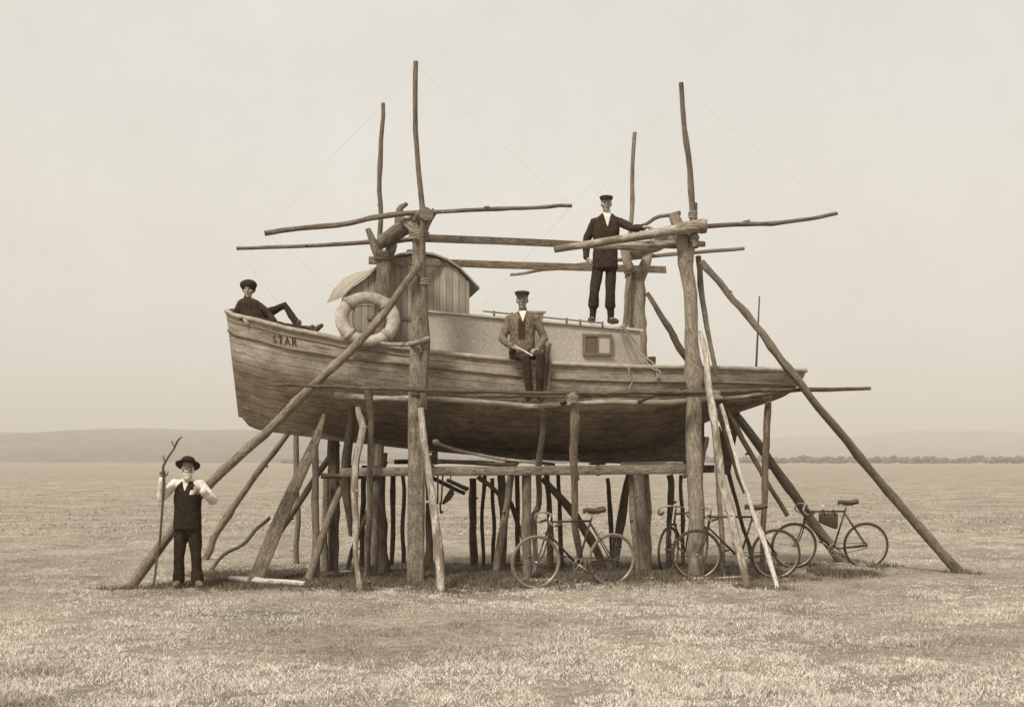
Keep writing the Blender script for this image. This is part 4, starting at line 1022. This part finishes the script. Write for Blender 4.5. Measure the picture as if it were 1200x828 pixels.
def person(label, J, face, spec, hs=1.):
    """J: world joints. spec: clothes"""
    foot = (J['ank_l']+J['ank_r'])/2; root = empty('person', (foot.x, foot.y, min(J['ank_l'].z, J['ank_r'].z)-.07), label, 'person')
    f = face.normalized(); u = (J.get('up') or Vector((0, 0, 1))); u = (u-f*u.dot(f)).normalized(); s_ = f.cross(u).normalized()
    H = J['head']; sk = spec.get('skin', 'skin')
    sh = (J['sh_r']-J['sh_l']).normalized(); spine = (J['neck']-(J['hip_l']+J['hip_r'])/2).normalized(); fr = spine.cross(sh); fr = fr if fr.dot(f) > 0 else -fr; fr.normalize()
    pel = (J['hip_l']+J['hip_r'])/2; chest = pel.lerp(J['neck'], .68); wst = pel.lerp(J['neck'], .34)
    k = hs; hk = spec.get('hk', k)
    pieces = head_pieces(H, f, s_, u, hk)
    pieces.append(limb([J['neck']-spine*.03*k, H-u*.05*k-f*.01*k], [.056*k, .052*k]))
    pieces.append(loft([(pel-spine*.04, sh, fr, .13*k, .09*k), (wst, sh, fr, .12*k, .085*k), (chest, sh, fr, .14*k, .10*k), (J['neck']-spine*.04, sh, fr, .10*k, .07*k)]))
    for q in ('l', 'r'):
        pieces.append(limb([J['neck']-spine*.07*k, J['sh_'+q], J['elb_'+q], J['wri_'+q]], [.05*k, .05*k, .036*k, .025*k]))
        pieces.append(limb([J['hip_'+q], J['kne_'+q], J['ank_'+q]], [.075*k, .05*k, .036*k]))
        pieces.append(limb([J['ank_'+q], J['toe_'+q]], [.035*k, .025*k]))
        hd, hn, th, cu_ = J['hand_'+q]; pieces += hand(J['wri_'+q], hd, hn, k, th, cu_)
    body = fuse('body', pieces, [M[sk], M['eye'], M['beard' if spec.get('beard') else 'lip']], root, .0065, 1, assign=face_assign(H, f, s_, u, hk))
    # trousers
    tr = []
    wz = spec.get('legw', 1.)
    tr.append(loft([(pel-spine*.09*k, sh, fr, .12*k, .095*k), (pel-spine*.0, sh, fr, .165*k, .12*k), (pel+spine*.10*k, sh, fr, .155*k, .112*k), (wst, sh, fr, .145*k, .105*k)]))
    for q in ('l', 'r'):
        h_, kn, an = J['hip_'+q], J['kne_'+q], J['ank_'+q]
        e = an+(an-kn).normalized()*spec.get('hem', .0)
        cuff = spec.get('cuff', .062)
        if spec.get('breeches'): tr.append(limb([h_, h_.lerp(kn, .5), kn, kn.lerp(an, .30), kn.lerp(an, .52), kn.lerp(an, .62), kn.lerp(e, .95)], [.103*k*wz, .092*k*wz, .082*k*wz, .090*k*wz, .092*k*wz, .060*k*wz, cuff*k*wz]))
        else: tr.append(limb([h_, h_.lerp(kn, .5), kn, kn.lerp(an, .5), kn.lerp(e, .93)], [.103*k*wz, .090*k*wz, .072*k*wz, .070*k*wz, cuff*k*wz]))
    fuse('trousers', tr, [M[spec['trousers']]], root, .010, 2, .010, 7)
    # upper garment
    def torso(gr, hem):
        return loft([(pel-spine*hem*k, sh, fr, (.175+gr)*k, (.125+gr)*k), (pel+spine*.03*k, sh, fr, (.172+gr)*k, (.13+gr)*k), (wst, sh, fr, (.162+gr)*k, (.125+gr)*k), (chest, sh, fr, (.182+gr)*k, (.130+gr)*k),
                     (chest.lerp(J['neck'], .5), sh, fr, (.165+gr)*k, (.112+gr)*k), (chest.lerp(J['neck'], .8), sh, fr, (.125+gr)*k, (.092+gr)*k), (J['neck']-spine*.0*k, sh, fr, (.072+gr)*k, (.066+gr)*k)])
    def sleeves(r0, r1, r2, end=.93):
        o = []
        for q in ('l', 'r'):
            a, e, w = J['sh_'+q], J['elb_'+q], J['wri_'+q]
            o.append(limb([J['neck']-spine*.085*k, a, a.lerp(e, .5), e, e.lerp(w, .5), e.lerp(w, end)], [.07*k, r0*k, (r0+r1)/2*k, r1*k, (r1+r2)/2*k, r2*k]))
        return o
    def chestf(p): d = p-J['neck']; return d.dot(fr), d.dot(sh), d.dot(spine)
    top = spec['top']
    if top == 'jacket':
        def asg(p, n):
            a, b_, e = chestf(p)
            V_ = spec.get('vdepth', .2)*k
            if a > .02 and -V_ < e and abs(b_) < .052*k*(1+e/V_)+.004: return 1
            if a > .02 and -V_-.04*k < e and abs(b_) < .068*k*(1+(e)/(V_+.04*k))+.006: return 2
            if spec.get('open') and a > .02 and -.42*k < e <= -V_*.7 and abs(b_+.01) < .05*k: return 2
            return 0
        fuse('jacket', [torso(.012, spec.get('jhem', .14))]+sleeves(.066, .056, .047), [M[spec['jacket']], M['shirt'], M[spec.get('inner', 'cloth_vest')]], root, .009, 2, .012, 8, asg)
        pieces = [limb([J['neck']+spine*.0, J['neck']+spine*.03*k], [.062*k, .060*k])]
        fuse('collar', pieces, [M[spec.get('collar', 'shirt')]], root, .008, 1)
    elif top == 'jumper':
        fuse('jumper', [torso(.01, .10)]+sleeves(.062, .052, .044), [M[spec['jacket']]], root, .009, 2, .010, 8)
        fuse('collar', [limb([J['neck']-spine*.02*k, J['neck']+spine*.025*k], [.066*k, .062*k])], [M[spec['jacket']]], root, .008, 1)
    else:
        fuse('shirt', [torso(-.012, .0)]+sleeves(.068, .066, .050), [M['shirt']], root, .009, 2, .015, 10)
        fuse('collar', [limb([J['neck']-spine*.02*k, J['neck']+spine*.025*k], [.066*k, .062*k])], [M['shirt']], root, .008, 1)
        def asg(p, n):
            a, b_, e = chestf(p); return 1 if a > .02 and e > -.15*k and abs(b_) < .05*k*(1+e/(.15*k))+.004 else 0
        fuse('waistcoat', [loft([(pel-spine*.02*k, sh, fr, .185*k, .145*k), (wst, sh, fr, .175*k, .150*k), (chest, sh, fr, .178*k, .140*k), (chest.lerp(J['neck'], .55), sh, fr, .150*k, .120*k), (J['neck']-spine*.03*k, sh, fr, .095*k, .085*k)])], [M[spec['jacket']], M['shirt']], root, .009, 2, .008, 8, asg)
    # boots
    for q in ('l', 'r'):
        an, to_ = J['ank_'+q], J['toe_'+q]; d_ = (to_-an).normalized(); sole = J.get('sole', Vector((0, 0, -1)))
        ax = limb([an+sole*-.06*k, an, an+sole*.02*k], [.046*k, .047*k, .045*k]); heel = limb([an-d_*.03*k+sole*.028*k, an+d_*.04*k+sole*.022*k, to_+sole*.0*k, to_+d_*.045*k], [.038*k, .044*k, .043*k, .034*k])
        fuse('boot', [ax, heel], [M[spec.get('boots', 'boot')]], root, .008, 2)
    # hair
    k = hk
    if spec.get('hair'):
        hr = fuse('hair', [ellips(H-f*.018*k+u*.022*k, (s_, f, u), (.0745*k, .094*k, .100*k))] , [M[spec['hair']]], root, .008, 1, .004, 40)
        # cut the hair back from the face
        bm = bmesh.new(); bm.from_mesh(hr.data); org = worg(root)
        kill = [v for v in bm.verts if ((v.co+org-H).dot(f) > .004*k and (v.co+org-H).dot(u) < .060*k) or (v.co+org-H).dot(u) < -.045*k]
        bmesh.ops.delete(bm, geom=kill, context='VERTS'); bm.to_mesh(hr.data); bm.free()
    hat = spec['hat']; hm = [M[spec['hatmat']]]
    if hat == 'cap':
        top_ = loft([(H+u*.052*k, s_, f, .082*k, .100*k), (H+u*.075*k+f*.004, s_, f, .088*k, .106*k), (H+u*.092*k+f*.004, s_, f, .098*k, .116*k), (H+u*.106*k+f*.0, s_, f, .090*k, .104*k), (H+u*.118*k-f*.01*k, s_, f, .055*k, .070*k)])
        vis = loft([(H+u*.050*k+f*.085*k, s_, f, .062*k, .060*k), (H+u*.058*k+f*.085*k, s_, f, .060*k, .058*k)])
        fuse('cap', [top_, vis], hm, root, .006, 1)
    elif hat == 'brim':
        n_ = 28; V, Fc = [], []
        prof = [(.080, .040), (.108, .030), (.135, .028), (.156, .034), (.157, .040), (.135, .037), (.108, .041), (.092, .052), (.092, .075), (.090, .105), (.076, .128), (.045, .138)]
        for (r, z) in prof:
            for i in range(n_):
                a = 2*math.pi*i/n_; fl = .006*math.cos(2*a)*(1 if r > .1 else 0)
                tl = .42; yy, zz = math.sin(a)*r*1.05, z+fl-.01; V.append(H+(s_*math.cos(a)*r*.98+f*(yy*math.cos(tl)-zz*math.sin(tl)+.012)+u*(zz*math.cos(tl)+yy*math.sin(tl)))*k)
        for j in range(len(prof)-1):
            for i in range(n_): Fc.append((j*n_+i, j*n_+(i+1) % n_, (j+1)*n_+(i+1) % n_, (j+1)*n_+i))
        Fc.append(tuple(range((len(prof)-1)*n_, len(prof)*n_)))
        # tilted back a little, as the brim shows under its front
        o = mesh_obj('hat', V, Fc, hm[0], root); fixn(o)
    else:
        fuse('tam', [ellips(H+u*.068*k-f*.012*k, (s_, f, u), (.122*k, .118*k, .080*k)), ellips(H+u*.02*k-f*.04*k, (s_, f, u), (.098*k, .08*k, .085*k))], hm, root, .008, 2, .004, 20)
    if spec.get('beard'):
        fuse('beard', [ellips(H+f*.035*k-u*.100*k, (s_, f, u), (.062*k, .066*k, .040*k)), ellips(H+f*.055*k-u*.135*k, (s_, f, u), (.048*k, .045*k, .042*k)), ellips(H+f*.084*k-u*.054*k, (s_, f, u), (.036*k, .022*k, .018*k)),
                       ellips(H+s_*.066*k-u*.04*k, (s_, f, u), (.016*k, .03*k, .045*k)), ellips(H-s_*.066*k-u*.04*k, (s_, f, u), (.016*k, .03*k, .045*k))], [M['beard']], root, .006, 1, .006, 45)
    return root
V3 = Vector
def Jt(**kw): return {k: (P(*v) if isinstance(v, tuple) and k[:4] != 'hand' else v) for k, v in kw.items()}
# old man with the long stick
yo = 15.88
om = person('old man with white beard, brimmed hat and dark waistcoat holding a tall stick', Jt(
    head=(220, 547, yo), neck=(219.5, 561, yo+.03), sh_l=(204.5, 567, yo+.03), sh_r=(235.5, 567, yo+.03),
    elb_l=(188.5, 584, yo-.02), wri_l=(190.5, 560, yo-.17), elb_r=(249, 587, yo-.02), wri_r=(237.5, 575, yo-.20),
    hip_l=(212.5, 618, yo+.02), hip_r=(227.5, 618, yo+.02), kne_l=(210, 650, yo), kne_r=(230, 650, yo+.02), ank_l=(209.5, 680, yo+.04), ank_r=(231, 680, yo+.04),
    toe_l=(206.5, 684, yo-.10), toe_r=(234.5, 684, yo-.10),
    hand_l=(V3((-.02, -.05, 1)), V3((.3, -1, 0)), 1, .95), hand_r=(V3((-1, -.3, .25)), V3((.1, .9, .3)), 1, .6)), V3((.05, -1, .05)),
    dict(top='waistcoat', jacket='cloth_vest', trousers='cloth_dark', hat='brim', hatmat='cloth_dark', skin='skin_dk', beard=True, legw=1.0, cuff=.082, boots='boot_dusty', hk=1.02), .97)
pole('walking_stick', 'tall crooked branching stick held upright by the old man', [(213, 511, 15.6), (209, 515, 15.6), (203, 527, 15.6), (194, 541, 15.6), (191.5, 553, 15.63), (191, 590, 15.65), (186, 640, 15.6), (183, 660, 15.58), (178, 691, 15.55)], [1.5, 2, 2.6, 3, 3.2, 3.2, 3.2, 3.2, 3], 0, 'dark', 'stick', None, 'b', wob=.008,
     forks=[([(193.5, 541, 15.6), (192, 533, 15.6)], 2, 1.2), ([(204.5, 523, 15.6), (201, 516, 15.6)], 1.8, 1)])
b = MB(); c = P(226.5, 576, yo-.30)
b.add(*loft([(c+V3((-.02, 0, -.035)), V3((1, 0, 0)), V3((0, 1, 0)), .028, .028), (c+V3((.0, 0, .015)), V3((1, 0, 0)), V3((0, 1, 0)), .036, .036), (c+V3((0, 0, .02)), V3((1, 0, 0)), V3((0, 1, 0)), .036, .036)]))
o = b.build('cup', M['shirt'], None, origin=c); crisp(o); tag(o, 'small white cup held by the old man against his waistcoat', 'cup')
# standing man on the cabin roof
ys_ = YL(711, -.58)
sm = person('tall young man in dark suit and flat cap standing on the cabin roof', Jt(
    head=(710.5, 239, ys_), neck=(711, 251, ys_+.02), sh_l=(695.5, 260.5, ys_+.02), sh_r=(727.5, 260.5, ys_+.02),
    elb_l=(686.5, 284, ys_+.05), wri_l=(687, 302, ys_-.06), elb_r=(742, 268, ys_-.2), wri_r=(755, 266, YL(755, FR+.06)),
    hip_l=(702, 309, ys_), hip_r=(716.5, 309, ys_), kne_l=(696.5, 343, ys_-.03), kne_r=(715, 343, ys_-.03), ank_l=(694.5, 373, ys_+.04), ank_r=(715.5, 374, ys_+.04),
    toe_l=(692, 375, ys_-.10), toe_r=(721, 376, ys_-.08),
    hand_l=(V3((.45, -.1, -1)), V3((1, .2, 0)), 1, .3), hand_r=(V3((1, -.3, -.05)), V3((0, .1, -1)), 1, .3)), V3((-.05, -1, -.05)),
    dict(top='jacket', jacket='cloth_navy', inner='cloth_dark', trousers='cloth_navy', hat='cap', hatmat='cloth_trouser', hair='hair', vdepth=.20, legw=.86, cuff=.050, jhem=.08, hk=1.02, breeches=True))
# seated man
yh = YL(612, -1.12)
st_ = person('man in open tweed jacket and cap seated on the gunwale', Jt(
    head=(612, 351.5, yh), neck=(612.5, 365, yh+.01), sh_l=(596.5, 374, yh+.0), sh_r=(629, 374, yh+.0),
    elb_l=(589, 397, yh-.05), wri_l=(601, 407, yh-.30), elb_r=(638, 397, yh-.03), wri_r=(630, 409, yh-.28),
    hip_l=(604, 413, yh-.02), hip_r=(620, 413, yh-.02), kne_l=(616, 419, yh-.47), kne_r=(634, 416, yh-.46), ank_l=(621, 461, yh-.34), ank_r=(632, 461, yh-.30),
    toe_l=(619, 466, yh-.44), toe_r=(634, 466, yh-.42),
    hand_l=(V3((.75, -.4, -.35)), V3((.2, -.3, -1)), 1, .7), hand_r=(V3((-.4, -.4, -.1)), V3((0, .1, -1)), 1, .6)), V3((-.08, -1, -.08)),
    dict(top='jacket', jacket='cloth_mid', inner='cloth_trouser', trousers='cloth_trouser', hat='cap', hatmat='cloth_trouser', hair='hair', vdepth=.16, open=True, jhem=.08, skin='skin_dk', collar='cloth_mid', legw=.92, hk=1.08), .97)
pole('carving_stick', 'short pale stick in the lap of the seated man', [(603, 405, yh-.42), (614, 412, yh-.44), (624, 417, yh-.46)], 2.5, 3, 'white', 'stick', None, nsub=4)
# boy lying on the bow
yb_ = YL(295, -.06)
by = person('boy in dark clothes and tam reclining on the bow with one knee up', Jt(
    head=(291, 339.5, yb_), neck=(290.5, 350, yb_+.02), sh_l=(280.5, 356, yb_), sh_r=(301, 356, yb_),
    elb_l=(277, 370, yb_-.03), wri_l=(286, 373, yb_-.16), elb_r=(314.5, 366, yb_-.06), wri_r=(322, 377, yb_-.14),
    hip_l=(292, 374, yb_-.04), hip_r=(302, 372, yb_+.03), kne_l=(330, 381.5, yb_-.15), kne_r=(334, 358, yb_-.02), ank_l=(366, 388, yb_-.2), ank_r=(350, 382, yb_-.12),
    toe_l=(374, 383, yb_-.2), toe_r=(361, 384.5, yb_-.16),
    hand_l=(V3((.6, -.4, -.6)), V3((0, .4, -1)), 1, .5), hand_r=(V3((1, -.1, -.5)), V3((0, .1, -1)), 1, .3)), V3((.02, -1, -.08)),
    dict(top='jumper', jacket='cloth_navy', trousers='cloth_dark', hat='tam', hatmat='cloth_dark', legw=.82, cuff=.06, boots='boot', hk=1.0), .88)

# grass as two stuff meshes: short dry turf, and darker weeds between the posts
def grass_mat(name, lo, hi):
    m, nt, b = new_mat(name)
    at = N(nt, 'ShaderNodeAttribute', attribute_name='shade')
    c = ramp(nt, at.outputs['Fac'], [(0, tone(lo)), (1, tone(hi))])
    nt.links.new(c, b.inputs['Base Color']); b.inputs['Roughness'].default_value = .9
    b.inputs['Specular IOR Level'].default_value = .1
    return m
def grass(name, label, pts, hts, shade, mat, wid=.006, lean=.7):
    n = len(pts); r = np.random
    ang = r.rand(n)*2*np.pi; l = r.rand(n)*lean*hts; la = r.rand(n)*2*np.pi
    w = wid*(.6+.8*r.rand(n))
    dx, dy = np.cos(ang)*w/2, np.sin(ang)*w/2
    v = np.zeros((n, 3, 3), dtype=np.float32)
    v[:, 0] = pts; v[:, 0, 0] -= dx; v[:, 0, 1] -= dy
    v[:, 1] = pts; v[:, 1, 0] += dx; v[:, 1, 1] += dy
    v[:, 2] = pts; v[:, 2, 0] += np.cos(la)*l; v[:, 2, 1] += np.sin(la)*l; v[:, 2, 2] += hts
    me = bpy.data.meshes.new(name); me.vertices.add(n*3); me.loops.add(n*3); me.polygons.add(n)
    me.vertices.foreach_set('co', v.reshape(-1)); me.loops.foreach_set('vertex_index', np.arange(n*3, dtype=np.int32))
    me.polygons.foreach_set('loop_start', np.arange(0, n*3, 3, dtype=np.int32))
    me.materials.append(mat)
    a = me.attributes.new('shade', 'FLOAT', 'POINT'); a.data.foreach_set('value', np.repeat(shade, 3).astype(np.float32))
    me.update(calc_edges=True); me.validate()
    o = bpy.data.objects.new(name, me); COL.objects.link(o); o['kind'] = 'stuff'; o['label'] = label; o['category'] = 'grass'; return o
def scatter(n, y0, y1, clump=True, power=1.6):
    r = np.random; out = []; k = n//14 if clump else n
    u = r.rand(k); Y = (y0**(1-power)+u*(y1**(1-power)-y0**(1-power)))**(1/(1-power)); X = (r.rand(k)-.5)*2*Y*.445
    if clump:
        X = np.repeat(X, 14)+r.randn(k*14)*.045; Y = np.repeat(Y, 14)+r.randn(k*14)*.045
    return X, Y
X, Y = scatter(330000, 7.6, 30)
nv = np.array([noise.noise(Vector((x*1.3, y*1.3, 1)))+.7*noise.noise(Vector((x*4.5, y*4.5, 7))) for x, y in zip(X, Y)])
keep = nv+np.random.randn(len(X))*.3 > -.35
X, Y, nv = X[keep], Y[keep], nv[keep]
Z = np.array([gz(x, y) for x, y in zip(X, Y)])-.004
h = (.012+.024*np.clip(nv+.35, 0, 1.1)+.012*np.random.rand(len(X)))
big = np.array([noise.noise(Vector((x*.38+9, y*.38, 4)))+.6*noise.noise(Vector((x*1.1, y*1.1, 14))) for x, y in zip(X, Y)])
sh = np.clip(.62+.26*np.random.randn(len(X))-.25*nv-1.1*np.clip(big, -.1, 1), 0, 1)
grass('dry_grass', 'short dry pale turf covering the open field', np.stack([X, Y, Z], 1), h, sh, grass_mat('dry_grass_blade', .28, .75), .0075, 1.8)
X, Y = scatter(90000, 27, 110, power=1.9)
nv = np.array([noise.noise(Vector((x*.5, y*.5, 1)))+.6*noise.noise(Vector((x*.12, y*.12, 7))) for x, y in zip(X, Y)])
keep = nv+np.random.randn(len(X))*.25 > -.1; X, Y, nv = X[keep], Y[keep], nv[keep]
Z = np.array([gz(x, y) for x, y in zip(X, Y)])-.004
grass('dry_grass', 'sparser tufts of dry turf on the middle of the plain', np.stack([X, Y, Z], 1), .03+.03*np.random.rand(len(X)), np.clip(.5+.3*np.random.randn(len(X)), 0, 1), grass_mat('far_grass_blade', .22, .55), .03, 2.0)
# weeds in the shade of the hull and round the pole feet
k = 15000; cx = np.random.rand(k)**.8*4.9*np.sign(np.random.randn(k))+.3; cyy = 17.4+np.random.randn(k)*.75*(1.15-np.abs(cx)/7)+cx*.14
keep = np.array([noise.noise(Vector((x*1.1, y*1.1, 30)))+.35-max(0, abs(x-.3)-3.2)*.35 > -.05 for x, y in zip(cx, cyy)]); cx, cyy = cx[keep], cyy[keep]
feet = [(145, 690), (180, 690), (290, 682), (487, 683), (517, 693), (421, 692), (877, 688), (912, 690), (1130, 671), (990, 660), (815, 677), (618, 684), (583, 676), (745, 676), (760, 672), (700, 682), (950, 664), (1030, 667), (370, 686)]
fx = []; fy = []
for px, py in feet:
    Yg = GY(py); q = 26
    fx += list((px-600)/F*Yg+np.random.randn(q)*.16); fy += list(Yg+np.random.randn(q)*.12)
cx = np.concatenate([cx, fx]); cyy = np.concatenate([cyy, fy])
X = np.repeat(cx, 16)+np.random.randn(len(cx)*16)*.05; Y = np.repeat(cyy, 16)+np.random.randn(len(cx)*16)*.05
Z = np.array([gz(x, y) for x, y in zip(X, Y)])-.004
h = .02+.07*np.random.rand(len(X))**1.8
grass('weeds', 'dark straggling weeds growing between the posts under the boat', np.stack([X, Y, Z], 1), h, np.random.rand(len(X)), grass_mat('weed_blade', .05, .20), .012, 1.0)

# ================================================================== LIGHT, SKY, AIR, CAMERA
SUN_EL, SUN_AZ = math.radians(52), math.radians(-148)     # azimuth measured from +Y (view direction), clockwise to +X
w = bpy.data.worlds.new('World'); sc.world = w; w.use_nodes = True; nt = w.node_tree
bg = nt.nodes['Background']; bg.inputs['Strength'].default_value = .1
sky = N(nt, 'ShaderNodeTexSky', sky_type='NISHITA'); sky.sun_disc = False; sky.sun_elevation = SUN_EL; sky.sun_rotation = SUN_AZ
sky.air_density = 1.0; sky.dust_density = 4
bw = N(nt, 'ShaderNodeRGBToBW'); nt.links.new(sky.outputs[0], bw.inputs[0])
tint = mixc(nt, 1, bw.outputs[0], (1.05, 1.0, .90, 1), 'MULTIPLY')
tc = N(nt, 'ShaderNodeTexCoord')
cl_ = noise_tex(nt, tc.outputs['Generated'], 1.6, 5, .55, (1, 1, 2.5))
cloud = ramp(nt, cl_, [(.3, (8.4, 8.05, 7.3, 1)), (.7, (9.6, 9.3, 8.6, 1))])
mott = ramp(nt, noise_tex(nt, tc.outputs['Generated'], 9, 9, .8), [(.35, (.955, .955, .95, 1)), (.65, (1.03, 1.03, 1.03, 1))])
cloud = mixc(nt, 1, cloud, mott, 'MULTIPLY')
mx = mixc(nt, .82, tint, cloud)
mx2 = nt.nodes[-1]; mx2.clamp_result = False
nt.links.new(mx, bg.inputs['Color'])
sd = bpy.data.lights.new('sun', 'SUN'); sd.energy = 3.9; sd.angle = math.radians(11); sd.color = (1, .95, .86)
so = bpy.data.objects.new('sun', sd); COL.objects.link(so)
dirv = Vector((math.sin(SUN_AZ)*math.cos(SUN_EL), math.cos(SUN_AZ)*math.cos(SUN_EL), math.sin(SUN_EL)))
so.rotation_euler = dirv.to_track_quat('Z', 'Y').to_euler(); so.location = (0, 0, 30)
# air
V = [(x, y, z) for x in (-7000, 7000) for y in (-400, 9500) for z in (-4, 140)]
hz_ = mesh_obj('haze', V, [(0, 1, 3, 2), (4, 6, 7, 5), (0, 4, 5, 1), (2, 3, 7, 6), (0, 2, 6, 4), (1, 5, 7, 3)], M['wire'], smooth=False); fixn(hz_)
hm = bpy.data.materials.new('haze_air'); hm.use_nodes = True; hn = hm.node_tree; hn.nodes.clear()
ho = hn.nodes.new('ShaderNodeOutputMaterial'); pv = hn.nodes.new('ShaderNodeVolumePrincipled'); hn.links.new(pv.outputs[0], ho.inputs['Volume'])
pv.inputs['Color'].default_value = (.78, .75, .71, 1); pv.inputs['Density'].default_value = .0006
hz_.data.materials.clear(); hz_.data.materials.append(hm); tag(hz_, 'pale haze over the plain and hills', 'haze', kind='stuff')

cam = bpy.data.cameras.new('camera'); co = bpy.data.objects.new('camera', cam); COL.objects.link(co)
co.location = (0, 0, CH); co.rotation_euler = (math.radians(90), 0, 0)
cam.sensor_width = 36; cam.lens = 36*F/1200; cam.shift_y = (HZ-414)/1200; cam.clip_end = 30000; cam.clip_start = .1
sc.camera = co
sc.view_settings.view_transform = 'Standard'; sc.view_settings.look = 'None'; sc.view_settings.exposure = 0; sc.view_settings.gamma = 1
sc.render.engine = 'CYCLES'; sc.cycles.max_bounces = 6; sc.cycles.volume_bounces = 1
